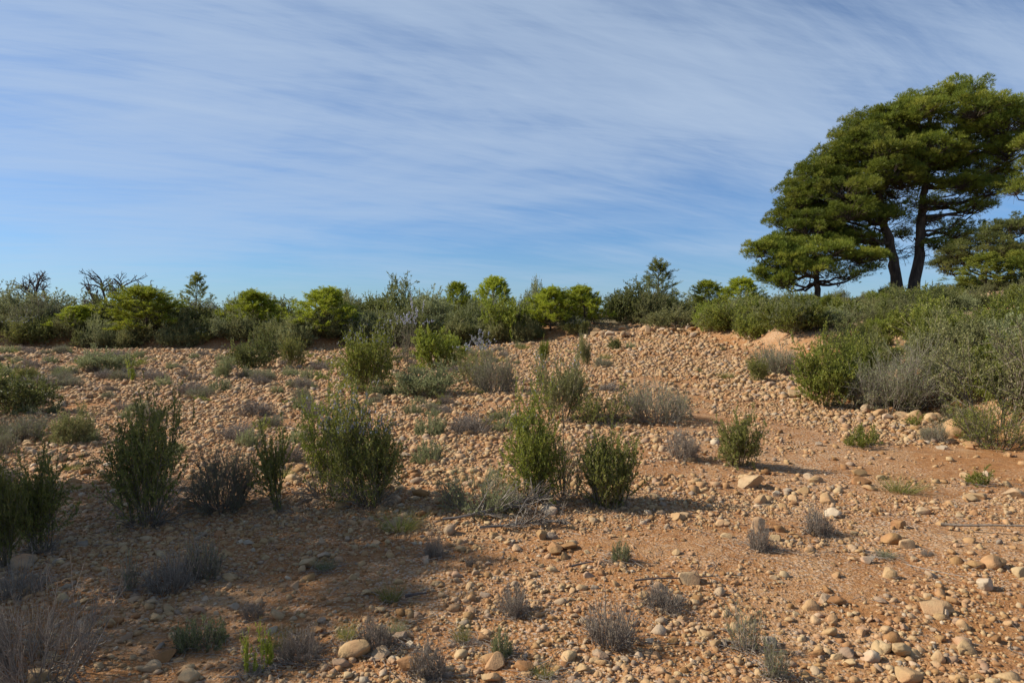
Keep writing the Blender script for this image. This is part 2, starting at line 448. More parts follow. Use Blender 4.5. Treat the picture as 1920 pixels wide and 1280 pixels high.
ROCKS = []
for q in range(16):
    PV, PF = rock_shape(4, 300 + q, 8 + q % 7, 0.2 if q % 3 else 0.3)
    ROCKS.append(mk_mesh('rock', PV, PF, M['rock'], None, True))
def rock(x, y, size, label, group=None, rng=random, flat=1.0, q=None, rz=None, tilt=0.0, sink=0.22):
    o = link('rock', ROCKS[q if q is not None else rng.randrange(16)])
    s = size / 2
    o.scale = (s, s * rng.uniform(0.85, 1.1), s * flat)
    o.rotation_euler = (rng.uniform(-.2, .2), tilt or rng.uniform(-.2, .2), rng.uniform(0, 6.28) if rz is None else rz)
    o.location = (x, y, float(zt(x, y)) + s * sink)
    tag(o, label, 'rock', group)
    return o
HERO_ROCKS = [  # px x, px y (bottom of the stone), px width, label, flat, shape
    (666, 1236, 60, 'large rounded tan boulder lying in front of a dry grey tuft near the bottom edge', 1.25),
    (640, 1252, 30, 'small orange tan cobble touching the lower left side of the large rounded boulder', 1.1),
    (1755, 1152, 52, 'broad pale oval stone with a darker cobble behind it on the right soil', 1.0),
    (1668, 1022, 38, 'pale flat oval stone left of two cobbles on the right soil', 0.9),
    (1702, 1030, 30, 'round grey tan cobble between a flat pale stone and a small angular one', 1.0),
    (1862, 1068, 42, 'block shaped pale stone at the right edge casting a dark shadow', 1.1),
    (1826, 1066, 28, 'brownish grey cobble left of the block shaped pale stone', 1.2),
    (1912, 1082, 30, 'tall orange tan stone cut by the right edge of the photo', 1.5),
    (1848, 1108, 36, 'grey angular stone tilted on top of small cobbles near the right edge', 1.2),
    (1800, 826, 62, 'big slanting pale slab beside the green bushes on the right', 1.1),
    (1820, 840, 26, 'whitish oval stone just below the big slanting slab', 1.0),
    (1408, 920, 44, 'pale broad stone on open gravel right of the dark upright rosemary', 1.0),
    (1424, 998, 32, 'orange block of stone with a flat top beside a grey sprig', 1.4),
    (1356, 990, 28, 'white rounded cobble on gravel left of the orange block', 0.9),
    (1040, 1040, 34, 'round tan cobble touching a paler oval one on the central gravel', 1.1),
    (1066, 1032, 30, 'pale oval cobble leaning on a round tan one on the central gravel', 0.9),
    (1015, 1012, 26, 'first of two whitish cobbles sitting side by side below the dry branches', 1.2),
    (1035, 1012, 24, 'second of two whitish cobbles sitting side by side below the dry branches', 1.2),
    (45, 1066, 44, 'large grey rounded stone in the shade below the dark rosemary at the left edge', 1.3),
    (228, 992, 24, 'upright tan cobble in the shade at the foot of the tall dark rosemary', 1.2),
    (312, 1244, 42, 'pale elongated stone near the lower left corner tilting upward', 1.0),
    (284, 1262, 32, 'orange and white cobble right below the pale elongated stone', 1.1),
    (355, 1282, 46, 'broad orange tan boulder cut by the bottom edge left of a yellow sprout', 1.1),
    (72, 1284, 40, 'reddish boulder in the bottom left corner below the grey thicket', 1.3),
    (930, 1254, 44, 'flat topped pale stone on the bottom centre gravel with a hollow beneath', 1.1),
    (770, 1262, 52, 'tan boulder half hidden behind grey twigs at the bottom edge', 1.2),
    (1295, 1098, 42, 'ridged pale stone beside a long thin twig on the gravel', 1.0),
    (1668, 1086, 26, 'rounded orange cobble balanced on another on the right soil', 1.5),
    (1628, 1058, 26, 'yellow tan oval stone alone on the right gravel', 0.8),
    (1758, 1240, 28, 'egg shaped orange cobble standing on end in the lower right gravel', 1.5),
    (1690, 1232, 50, 'long wedge of orange stone tilted in the lower right soil', 0.9),
    (1705, 1282, 46, 'flat tan stone at the bottom edge right of centre', 0.9),
    (1568, 1136, 34, 'pointed cream stone lying flat on the right gravel', 0.8),
    (576, 1066, 38, 'flat tan stone in the shade left of the grey grass tuft', 0.8),
    (1262, 1208, 24, 'pale stone set beside the dry grey twig tuft', 0.9),
    (1232, 1262, 26, 'small pale angular chip near the bottom centre', 0.8),
    (1092, 1262, 26, 'reddish brown cube shaped stone on the bottom gravel', 1.3),
    (1832, 938, 28, 'upper one of two leaning tan cobbles on bare orange soil', 1.3),
    (1818, 942, 26, 'lower one of two leaning tan cobbles on bare orange soil', 1.0),
    (1900, 935, 34, 'orange tan boulder at the right edge on bare orange soil', 1.1),
]
rr = random.Random(3)
for (u, v, w, lab, fl) in HERO_ROCKS:
    p = at(u, min(v - w * 0.15, 1279)) 
    rock(p[0], p[1], w * p[1] / FPX * 1.08, lab, None, rr, fl, sink=0.3)
rng = np.random.default_rng(77)
cnt = 0
zones = [  # y range, x as fraction range, n, size range, label, group
    (2.9, 5.2, -0.7, 0.72, 105, (0.050, 0.095), 'fist sized tan cobble lying loose on the nearest gravel', 'loose cobbles on the nearest gravel'),
    (5.2, 9.0, -0.7, 0.72, 80, (0.10, 0.19), 'pale tan stone lying loose on the middle of the stony field', 'loose stones on the middle of the field'),
]
for (y0, y1, u0, u1, n, sz, lab, grp) in zones:
    for _ in range(n):
        y = math.sqrt(rng.uniform(y0 ** 2, y1 ** 2)); x = rng.uniform(u0, u1) * y
        rock(x, y, rng.uniform(*sz) * rng.uniform(0.75, 1.15), lab, grp, rr, rr.uniform(0.8, 1.2))
for _ in range(45):   # cleared stones along the foot of the hillside
    y = rng.uniform(10.5, 15.5); x = float(border_x(np.array(y))) + rng.normal(-0.35, 0.55)
    rock(x, y, rng.uniform(0.14, 0.30), 'pale cobble in the ridge of cleared stones along the foot of the green hillside', 'cleared stones along the hillside foot', rr, rr.uniform(0.9, 1.3), sink=0.45)
for _ in range(50):   # heap on the crest of the track
    y = rng.normal(31.5, 1.6); x = rng.normal(6.2, 1.9)
    rock(x, y, rng.uniform(0.22, 0.48), 'grey stone in the low heap on the crest of the track', 'grey stones heaped on the crest of the track', rr, rr.uniform(0.9, 1.3), sink=0.4)

# ------------------------------------------------------------------ plants
def tints(n, rng, grad=None):
    t = rng.beta(2, 2.2, n)
    if grad is not None: t = np.clip(t * 0.75 + 0.3 * grad, 0, 1)
    return t

def shrub_geo(seed, H, W, stems=26, sub=4, sub2=0, lpp=70, L=0.026, LW=0.0055, spread=0.6, bend=0.10, jit=0.10,
              out=0.9, t0=0.15, rstem=0.006, lean=(0, 0), flowers=0, fl=0.016, sublen=(0.25, 0.45), stemtint=False):
    rng = np.random.default_rng(seed)
    a = rng.uniform(0, 6.283, stems); q = np.sqrt(rng.uniform(0, 1, stems))
    base = np.stack([np.cos(a) * q, np.sin(a) * q, 0 * a], 1) * (W * 0.24)
    base[:, 2] = -0.03
    k = W / H * spread
    d = np.stack([np.cos(a) * q * k * 1.3 + lean[0], np.sin(a) * q * k * 1.3 + lean[1], np.ones(stems)], 1)
    Ln = H * rng.uniform(0.5, 1.0, stems) * (1.0 - 0.15 * q) * (0.80 + 0.20 * np.sin(a + rng.uniform(0, 6.28)) + 0.12 * np.sin(3 * a + rng.uniform(0, 6.28)))
    d[:, :2] += rng.normal(0, 0.10, 2)
    P = gpaths(base, d, Ln, 6, bend, jit, rng)
    P[:, :, 2] = np.maximum(P[:, :, 2], 0.01 * H) if bend >= 0 else P[:, :, 2]
    levels = [P]
    if sub:
        S1 = subs(P, sub, 0.22, 0.92, (H * sublen[0], H * sublen[1]), 4, out, bend * 0.8, jit, rng); levels.append(S1)
    if sub2:
        levels.append(subs(levels[-1], sub2, 0.25, 0.95, (H * sublen[0] * 0.45, H * sublen[1] * 0.5), 3, out, bend * 0.5, jit, rng))
    parts = [tubes(levels[0], rstem, rstem * 0.35, 4)]
    for i, l in enumerate(levels[1:]):
        parts.append(tubes(l, rstem * 0.5 / (i + 1), rstem * 0.2 / (i + 1), 3))
    st = cat(parts)
    fo = None; ft = None; fw = None
    if lpp:
        pts, dirs, prs = [], [], []
        for i, l in enumerate(levels):
            m = int(lpp * (1.0, 0.8, 0.45)[i])
            p, t, par = along(l, m, t0 if i == 0 else 0.05, 1.0, rng)
            pts.append(p); dirs.append(t); prs.append(rng.uniform(0, 1, len(l))[par])
        p = np.concatenate(pts); t = np.concatenate(dirs); pr = np.concatenate(prs)
        keep = p[:, 2] > 0.02 * H
        p, t, pr = p[keep], t[keep], pr[keep]
        D = t * 0.7 + 0.8 * nrm(rng.normal(0, 1, p.shape)); D[:, 2] += 0.15
        fo = leaves(p, D, L * rng.uniform(0.6, 1.25, len(p)), LW * rng.uniform(0.7, 1.3, len(p)), rng)
        ft = np.clip(0.55 * rng.beta(2, 2.2, len(p)) + 0.45 * pr, 0, 1)
    if flowers:
        tip = levels[-1] if len(levels[-1]) > 8 else levels[0]
        p, t, par = along(tip, max(1, int(math.ceil(3.0 * flowers / len(tip)))), 0.45, 1.0, rng)
        ok = np.where((p[:, 2] > 0.58 * H))[0]; rng.shuffle(ok); ok = ok[:flowers]
        p = p[ok] + rng.normal(0, 0.006, (len(ok), 3))
        fw = [leaves(p + rng.normal(0, fl * 0.3, p.shape), nrm(rng.normal(0, 1, p.shape)) + [0, -0.2, 0.3], fl * rng.uniform(0.7, 1.3, len(p)), fl * 0.8, rng) for _ in range(3)]
        fw = cat(fw)
    return st, fo, ft, fw

class Proto: pass
def shrub_proto(leafmat, stemmat='twig', dead=0, **kw):
    st, fo, ft, fw = shrub_geo(**kw)
    p = Proto()
    allv = fo[0] if fo is not None else st[0]
    zt_ = np.percentile(allv[:, 2], 97.0)
    p.H = zt_; p.W = max(0.05, np.percentile(allv[:, 0], 98) - np.percentile(allv[:, 0], 2))
    rng = np.random.default_rng(kw['seed'] + 5)
    p.parts = []
    stt = np.repeat(tints(len(st[1]) // 3 + 1, rng), 3)[:len(st[1])]
    p.parts.append(('stem', mk_mesh('stem', *st, M[stemmat], stt, True)))
    if dead:
        Hh, Ww = kw['H'], kw['W']
        an = rng.uniform(0, 6.283, dead)
        bs = np.stack([np.cos(an) * Ww * .15, np.sin(an) * Ww * .15, 0 * an], 1)
        dp = gpaths(bs, np.stack([np.cos(an), np.sin(an), rng.uniform(.0, .9, dead)], 1), rng.uniform(.25, .55, dead) * Ww * 1.1, 5, -.03, .16, rng)
        dp[:, :, 2] = np.maximum(dp[:, :, 2], .006)
        d2 = subs(dp, 5, .25, 1., (Ww * .12, Ww * .28), 4, .9, 0, .18, rng); d2[:, :, 2] = np.maximum(d2[:, :, 2], .006)
        dg = cat([tubes(dp, .0045, .002, 4), tubes(d2, .0022, .0012, 3)])
        p.parts.append(('dead_branches', mk_mesh('dead_branches', *dg, M['dry'], tints(len(dg[1]), rng), True)))
    if fo is not None: p.parts.append(('foliage', mk_mesh('foliage', *fo, M[leafmat], ft)))
    if fw is not None: p.parts.append(('flower', mk_mesh('flower', *fw, M['flower'], tints(len(fw[1]), rng))))
    return p

def grass_proto(seed, leafmat, n=90, H=0.16, W=0.16, LW=0.0007):
    rng = np.random.default_rng(seed)
    a = rng.uniform(0, 6.283, n); q = np.sqrt(rng.uniform(0, 1, n))
    base = np.stack([np.cos(a) * q * W * .25, np.sin(a) * q * W * .25, 0 * a], 1)
    d = np.stack([np.cos(a) * q * W / H * .8, np.sin(a) * q * W / H * .8, np.ones(n)], 1) + rng.normal(0, .12, (n, 3))
    P = gpaths(base, d, H * rng.uniform(.5, 1.05, n), 4, -0.08, .10, rng)
    side = nrm(np.cross(P[:, -1] - P[:, 0], rng.normal(0, 1, (n, 3))))[:, None] * LW * np.array([1, .9, .6, .12])[None, :, None]
    V = np.stack([P - side, P + side], 2).reshape(-1, 3)
    i = (np.arange(n)[:, None] * 4 + np.arange(3)[None]) * 2
    F = np.stack([i, i + 1, i + 3, i + 2], -1).reshape(-1, 4)
    p = Proto(); p.H = H; p.W = W; p.parts = [('blade', mk_mesh('blade', V, F, M[leafmat], np.repeat(tints(n, rng), 3)))]
    return p

def put(name, proto, x, y, h, w, label, cat_, group=None, rz=None, z=None, wmul=None):
    sx = w / proto.W; sz = h / proto.H
    if wmul: sx *= wmul
    z = float(zt(x, y)) if z is None else z
    rz = random.uniform(0, 6.28) if rz is None else rz
    if len(proto.parts) == 1:
        o = link(name, proto.parts[0][1])
        o.location = (x, y, z - 0.01); o.scale = (sx, sx, sz); o.rotation_euler.z = rz
        return tag(o, label, cat_, group)
    e = bpy.data.objects.new(name, None); COL.objects.link(e); e.empty_display_size = 0.1
    e.location = (x, y, z - 0.01); e.scale = (sx, sx, sz); e.rotation_euler.z = rz
    for pn, me in proto.parts:
        c = link(pn, me, e)
        if pn == 'flower': c['kind'] = 'stuff'
    return tag(e, label, cat_, group)

def putpx(name, proto, u, vb, vt, wpx, label, cat_='shrub', group=None, rz=None, y=None):
    if y is None:
        p = at(u, vb)
        if p is None: p = at_depth(u, 40)
    else: p = at_depth(u, y)
    s = p[1] / FPX
    # height from the picture, measured from where the ground really is
    vtop_z = 1.6 + (600 - vt) * s
    h = max(0.05, vtop_z - p[2])
    return put(name, proto, p[0], p[1], h, wpx * s, label, cat_, group, rz)

# --- kinds of shrub used for the masses
K = {}
K['rosemary'] = [shrub_proto('rosemary', seed=100 + i, H=0.9, W=0.7, stems=24, sub=7, sub2=3, lpp=40, LW=0.012, L=0.03, spread=0.75, t0=.05, out=1.0, jit=.13) for i in range(3)]
K['rosemary_flower'] = [shrub_proto('rosemary', seed=110 + i, H=0.9, W=0.8, stems=24, sub=7, sub2=3, out=1.0, jit=.13, lpp=40, LW=0.012, L=0.03, spread=0.8, flowers=260, fl=0.020, t0=.05) for i in range(2)]
K['olive'] = [shrub_proto('olive', seed=120 + i, H=1.2, W=1.5, stems=34, sub=6, sub2=3, lpp=34, L=0.046, LW=0.021, spread=0.85, out=1.0, t0=.05) for i in range(3)]
K['greygreen'] = [shrub_proto('greygreen', seed=130 + i, H=1.1, W=1.3, stems=34, sub=6, sub2=3, lpp=34, L=0.042, LW=0.017, spread=0.85, out=0.9, t0=.05) for i in range(3)]
K['darkoak'] = [shrub_proto('dark', seed=140 + i, H=1.3, W=1.5, stems=30, sub=7, sub2=3, lpp=36, L=0.044, LW=0.026, spread=0.85, out=1.1, t0=.05) for i in range(3)]
K['bright'] = [shrub_proto('bright', seed=150 + i, H=1.0, W=1.1, stems=30, sub=6, sub2=3, lpp=36, L=0.044, LW=0.019, spread=0.8, out=0.9, t0=.05) for i in range(3)]
K['yellow'] = [shrub_proto('yellow', seed=160 + i, H=0.9, W=1.0, stems=26, sub=6, sub2=3, lpp=38, L=0.05, LW=0.018, spread=0.8, out=0.9, t0=.05) for i in range(2)]
K['wiry'] = [shrub_proto('greygreen', 'dry', seed=170 + i, H=0.6, W=0.8, stems=60, sub=6, sub2=4, lpp=11, L=0.018, LW=0.006, spread=0.9, rstem=0.0065, out=0.8) for i in range(3)]
K['drytuft'] = [shrub_proto('dry', 'dry', seed=180 + i, H=0.25, W=0.32, stems=60, sub=5, sub2=2, lpp=8, L=0.013, LW=0.004, spread=1.0, rstem=0.0036, out=0.8, jit=0.15) for i in range(4)]
K['thyme'] = [shrub_proto('greygreen', 'dry', seed=190 + i, H=0.16, W=0.26, stems=60, sub=5, lpp=20, L=0.012, LW=0.0042, spread=1.1, rstem=0.0022, out=0.6) for i in range(3)]
K['grass'] = [grass_proto(200 + i, 'rosemary', 260) for i in range(3)]
K['bluegrass'] = [grass_proto(205 + i, 'greygreen', 240) for i in range(2)]
K['strawgrass'] = [grass_proto(210 + i, 'straw', 90, 0.4, 0.35, 0.003) for i in range(2)]
K['sprout'] = [shrub_proto('yellow', seed=215 + i, H=0.18, W=0.14, stems=5, sub=3, lpp=26, L=0.03, LW=0.006, spread=0.7, rstem=0.002) for i in range(2)]
K['herb'] = [shrub_proto('bright', seed=218 + i, H=0.22, W=0.25, stems=16, sub=3, lpp=30, L=0.022, LW=0.006, spread=0.9, rstem=0.002) for i in range(2)]

def young_pine_proto(seed, H=2.6, W=2.0, leafmat='ypine', dens=1.0, sparse=False, bare=0.12):
    rng = np.random.default_rng(seed)
    trunk = gpaths(np.array([[0, 0, -0.05]]), np.array([[rng.normal(0, .06), rng.normal(0, .06), 1]]), np.array([H * 0.96]), 10, 0.05, 0.03, rng)
    nb = 64 if not sparse else 44
    t = np.linspace(bare, 0.98, nb) ** 0.9
    zi = t * 9; i0 = np.minimum(zi.astype(int), 8); f = (zi - i0)[:, None]
    base = trunk[0, i0] * (1 - f) + trunk[0, i0 + 1] * f
    a = np.arange(nb) * 2.399 + rng.uniform(0, 1, nb)
    prof = np.where(t < 0.35, 0.7 + 0.86 * t, (1 - t) / 0.65) ** (0.6 if not sparse else 1.0)
    L = W * 0.5 * np.maximum(prof, 0.12) * rng.uniform(0.7, 1.15, nb)
    d = np.stack([np.cos(a), np.sin(a), 0.15 + 0.8 * t ** 2], 1)
    B = gpaths(base, d, L, 5, 0.11, 0.10, rng)
    T1 = subs(B, 6 if not sparse else 4, 0.3, 1.0, (W * 0.10, W * 0.2), 4, 0.9, 0.2, 0.1, rng)
    T2 = subs(T1, 2, 0.3, 1.0, (W * 0.06, W * 0.11), 3, 0.7, 0.2, 0.1, rng)
    st = cat([tubes(trunk, 0.016 * H, 0.004, 6), tubes(B, 0.012, 0.005, 4), tubes(T1, 0.005, 0.003, 3)])
    pts, dirs, prs = [], [], []
    for l, m, t0 in ((B, 40, 0.45), (T1, 26, 0.15), (T2, 22, 0.0)):
        p, tg, par = along(l, int(m * dens), t0, 1.0, rng)
        pts.append(p); dirs.append(tg); prs.append(rng.uniform(0, 1, len(l))[par])
    p = np.concatenate(pts); tg = np.concatenate(dirs); pr = np.concatenate(prs)
    D = tg * 0.8 + 0.75 * nrm(rng.normal(0, 1, p.shape)); D[:, 2] += 0.2
    fo = leaves(p, D, 0.10 * rng.uniform(0.7, 1.2, len(p)), 0.014, rng)
    ft = np.clip(0.5 * rng.beta(2, 2, len(p)) + 0.5 * pr, 0, 1)
    pr_ = Proto(); pr_.H = np.percentile(fo[0][:, 2], 99.7); pr_.W = np.percentile(fo[0][:, 0], 98) - np.percentile(fo[0][:, 0], 2)
    pr_.parts = [('trunk', mk_mesh('trunk', *st, M['bark'], None, True)), ('crown', mk_mesh('crown', *fo, M[leafmat], ft))]
    return pr_
K['ypine'] = [young_pine_proto(220 + i, 2.4, 2.0, 'ypine', 1.0) for i in range(4)]
K['gpine'] = [young_pine_proto(230 + i, 2.6, 2.2, 'ypine', 1.0) for i in range(3)]
K['hpine'] = [young_pine_proto(250, 2.6, 2.0, 'bright', 1.0)]
K['spine'] = [young_pine_proto(240 + i, 3.4, 2.1, 'bright', 0.95, True) for i in range(2)]

# --- the shrubs one can name, from the near field to the bank
def H1(leaf, seed, hm, wm, **kw):
    return shrub_proto(leaf, seed=seed, H=hm, W=wm, **kw)
ROS = dict(stems=22, sub=7, sub2=3, lpp=58, spread=0.62, bend=0.11, out=1.0, jit=0.13, L=0.022, LW=0.0095, t0=0.04, dead=26)
near = [
 ('rosemary_bush', H1('rosemary', 301, .85, .35, **ROS), 12, 1062, 882, 78, 'dark upright rosemary standing in shade, cut by the left edge of the photo'),
 ('rosemary_bush', H1('rosemary', 302, .85, .40, **ROS), 78, 1035, 862, 84, 'dark rosemary with open upright stems just right of the one cut by the left edge'),
 ('rosemary_bush', H1('rosemary', 303, .95, .75, **{**ROS, 'stems': 26, 'spread': .7}), 270, 985, 768, 138, 'tall dark rosemary with gaps between its shaded stems, left of the rounded grey bush'),
 ('wiry_bush', H1('greygreen', 304, .5, .6, stems=80, sub=6, sub2=3, lpp=12, L=.014, LW=.003, spread=.9, rstem=.0048, stemmat='dry'), 415, 955, 848, 128, 'rounded grey green wiry bush between the tall dark rosemary and the thin leaning one'),
 ('rosemary_bush', H1('rosemary', 305, .7, .22, stems=8, sub=9, lpp=70, spread=.4, bend=.09, lean=(-.22, 0), L=.026, LW=.009, t0=.05), 524, 960, 812, 62, 'thin leaning rosemary with a few long stems beside the big flowering bush'),
 ('rosemary_bush', H1('bright', 306, .9, .55, stems=20, sub=7, sub2=3, lpp=56, spread=.75, bend=.10, out=1.0, jit=.13, flowers=60, fl=.014, L=.024, LW=.008, t0=.06, dead=30), 612, 932, 742, 118, 'fresh green rosemary forming the looser left half of the flowering pair'),
 ('rosemary_bush', H1('rosemary', 307, .9, .6, stems=26, sub=8, sub2=3, lpp=58, spread=.75, bend=.11, out=1.0, jit=.13, flowers=300, fl=.018, L=.022, LW=.010, t0=.05, dead=30), 694, 948, 765, 124, 'dense rosemary dotted with pale blue flowers, right half of the flowering pair'),
 ('rosemary_bush', H1('bright', 308, .95, .45, stems=24, sub=8, sub2=3, lpp=58, spread=.66, bend=.11, out=1.0, jit=.14, flowers=80, fl=.012, L=.024, LW=.010, t0=.04, dead=30), 1004, 942, 752, 92, 'tall bright green rosemary in the centre rising behind the dry fallen branches'),
 ('rosemary_bush', H1('olive', 309, .6, .45, stems=18, sub=6, lpp=22, spread=.7, bend=.10, L=.02, LW=.006), 1062, 932, 806, 84, 'airy half bare rosemary between the tall bright green one and the dark stiff one'),
 ('rosemary_bush', H1('rosemary', 310, .55, .4, stems=40, sub=6, lpp=66, spread=.65, bend=.2, L=.024, LW=.008, jit=.06, t0=.04), 1143, 950, 832, 90, 'dark stiff rosemary of dense upright stems right of the tall bright green one'),
 ('rosemary_bush', H1('olive', 311, .95, .8, stems=18, sub=9, sub2=3, lpp=44, spread=.8, bend=.10, jit=.14, flowers=120, fl=.016, LW=.010, t0=.05), 1046, 790, 672, 96, 'loose flowering rosemary of separate stems behind the tall bright green one'),
 ('low_bush', H1('bright', 312, .6, .9, stems=30, sub=6, sub2=2, lpp=24, spread=.9), 1132, 795, 730, 96, 'low fresh green bush left of the grey wiry one at the middle of the field'),
 ('wiry_bush', H1('greygreen', 313, .6, 1.0, stems=70, sub=6, sub2=3, lpp=9, L=.02, LW=.004, spread=1.0, rstem=.006, stemmat='dry'), 1232, 788, 722, 118, 'spreading grey wiry bush touching the low fresh green one beside the track'),
 ('rosemary_bush', H1('rosemary', 314, .55, .42, stems=20, sub=7, sub2=3, lpp=44, spread=.8, bend=.11, out=1.0, jit=.13, L=.024, LW=.008, t0=.04), 1388, 874, 782, 70, 'small green rosemary standing alone on the stony track with stones at its foot'),
 ('dry_tuft', H1('dry', 315, .33, .36, stems=60, sub=5, sub2=2, lpp=6, L=.012, LW=.003, spread=.9, rstem=.004, stemmat='dry'), 1278, 860, 806, 58, 'dry grey tuft alone on the track left of the small green rosemary'),
 ('wiry_bush', H1('greygreen', 316, .35, .9, stems=50, sub=6, sub2=2, lpp=16, L=.02, LW=.004, spread=1.1, rstem=.0048, stemmat='dry'), 905, 955, 893, 150, 'low grey green bush behind the dry fallen branches left of the tall bright rosemary'),
 ('wiry_bush', H1('dry', 317, .42, 1.0, stems=70, sub=6, sub2=3, lpp=6, L=.012, LW=.003, spread=1.1, rstem=.0048, stemmat='dry'), 55, 1268, 1128, 230, 'big grey leafless thicket filling the shaded lower left corner'),
 ('dry_tuft', H1('greygreen', 318, .3, .3, stems=70, sub=3, lpp=8, L=.014, LW=.003, spread=.8, rstem=.0033, stemmat='dry'), 388, 1082, 1005, 70, 'upright grey green tuft in the shade, right of the low bare twigs'),
 ('dry_tuft', H1('dry', 319, .2, .3, stems=60, sub=4, sub2=2, lpp=4, L=.012, LW=.003, spread=1., rstem=.0033, stemmat='dry'), 318, 1102, 1042, 90, 'low bare twig tuft in the shade, left of the upright grey green tuft'),
 ('dry_tuft', H1('greygreen', 320, .28, .16, stems=30, sub=3, lpp=10, L=.014, LW=.003, spread=.6, rstem=.0033, stemmat='dry'), 242, 1108, 1040, 36, 'slim grey tuft in the shade between the left edge stone and the bare twigs'),
 ('dry_tuft', H1('dry', 321, .2, .4, stems=60, sub=4, sub2=2, lpp=4, L=.012, LW=.003, spread=1., rstem=.0033, stemmat='dry'), 32, 1112, 1062, 90, 'grey twiggy tuft at the left edge below the large grey stone'),
 ('thyme_cushion', K['thyme'][0], 378, 1208, 1162, 88, 'grey green cushion plant in the lower left, largest of its kind'),
 ('dry_tuft', H1('dry', 322, .24, .3, stems=90, sub=3, lpp=3, L=.012, LW=.003, spread=.9, rstem=.0034, jit=.06, stemmat='dry'), 1146, 1206, 1132, 92, 'dry grey tuft of stiff upright twigs at the bottom centre, largest on open gravel'),
 ('dry_tuft', H1('greygreen', 323, .3, .24, stems=26, sub=4, lpp=14, L=.016, LW=.003, spread=.8, lean=(-.15, 0), rstem=.0033, stemmat='dry'), 1396, 1220, 1140, 66, 'loose grey green tuft leaning left on the lower right gravel'),
 ('dry_tuft', H1('greygreen', 324, .2, .2, stems=50, sub=3, lpp=12, L=.014, LW=.003, spread=.7, rstem=.0033, stemmat='dry'), 1455, 1270, 1205, 48, 'stiff grey tuft at the bottom edge right of the loose leaning one'),
 ('grass_tuft', K['grass'][0], 732, 1128, 1082, 46, 'green grass tuft with long thin blades just below the shade edge'),
 ('grass_tuft', K['grass'][1], 650, 1198, 1160, 38, 'green grass tuft above the large rounded boulder'),
 ('grass_tuft', K['grass'][2], 866, 1202, 1158, 34, 'green grass tuft right of the dry twigs above the boulder'),
 ('grass_tuft', K['grass'][0], 1018, 1270, 1238, 40, 'bright green grass tuft at the bottom edge between small stones'),
 ('dry_tuft', K['drytuft'][0], 706, 1216, 1168, 66, 'dark dry twig tuft touching the right of the large rounded boulder'),
 ('grass_tuft', K['bluegrass'][0], 740, 1190, 1155, 40, 'grey green grass tuft behind the dark dry twigs'),
 ('thyme_cushion', K['thyme'][1], 942, 1228, 1186, 36, 'pale grey sage coloured cushion above the flat topped stone'),
 ('dry_tuft', K['drytuft'][1], 566, 1232, 1180, 74, 'grey bare twig tuft right of the yellow green sprouts'),
 ('grass_tuft', K['grass'][1], 515, 1218, 1170, 60, 'dark green grass tuft behind the yellow green sprouts'),
 ('sprout', K['sprout'][0], 498, 1250, 1178, 30, 'tall yellow green sprout with narrow leaves at the bottom left'),
 ('sprout', K['sprout'][1], 466, 1262, 1195, 28, 'shorter yellow green sprout left of the tall one'),
 ('dry_tuft', K['drytuft'][2], 805, 1268, 1215, 66, 'tangled grey twig tuft over a tan boulder at the bottom edge'),
 ('dry_tuft', K['drytuft'][3], 965, 1150, 1105, 52, 'grey twig tuft on gravel below the dry fallen branches'),
 ('thyme_cushion', K['thyme'][2], 1162, 1052, 1018, 32, 'small pale grey cushion with one tall dry stalk on central gravel'),
 ('dry_tuft', K['drytuft'][0], 1245, 1140, 1102, 78, 'sprawling dry tuft below the long thin twig'),
 ('dry_tuft', K['drytuft'][1], 815, 1042, 1008, 34, 'purplish dry tuft just right of the shaded gravel'),
 ('grass_tuft', K['bluegrass'][1], 610, 1068, 1035, 40, 'grey green grass tuft right of a flat tan stone in the shade edge'),
 ('low_bush', H1('bright', 325, .3, .45, stems=14, sub=5, lpp=40, spread=.9, L=.03, LW=.006, rstem=.003), 1622, 838, 802, 58, 'small bright green sprawling bush on orange soil right of the track'),
 ('low_bush', K['herb'][0], 1838, 908, 876, 42, 'small dark green bush on bare orange soil near the right edge'),
 ('dry_tuft', K['drytuft'][2], 1535, 1002, 958, 48, 'thin dry tuft with a dark shadow on the right gravel'),
 ('grass_tuft', K['bluegrass'][0], 1660, 1046, 1024, 30, 'tiny grey grass tuft above the yellow tan oval stone'),
 ('dry_tuft', K['drytuft'][3], 1425, 1030, 985, 40, 'grey sprig growing beside the orange block of stone'),
]
for (nm, pr, u, vb, vt, w, lab) in near:
    putpx(nm, pr, u, min(vb, 1278), vt, w, lab, {'grass_tuft': 'grass tuft', 'sprout': 'plant', 'thyme_cushion': 'plant', 'dry_tuft': 'dry plant'}.get(nm, 'shrub'), rz=0.0)

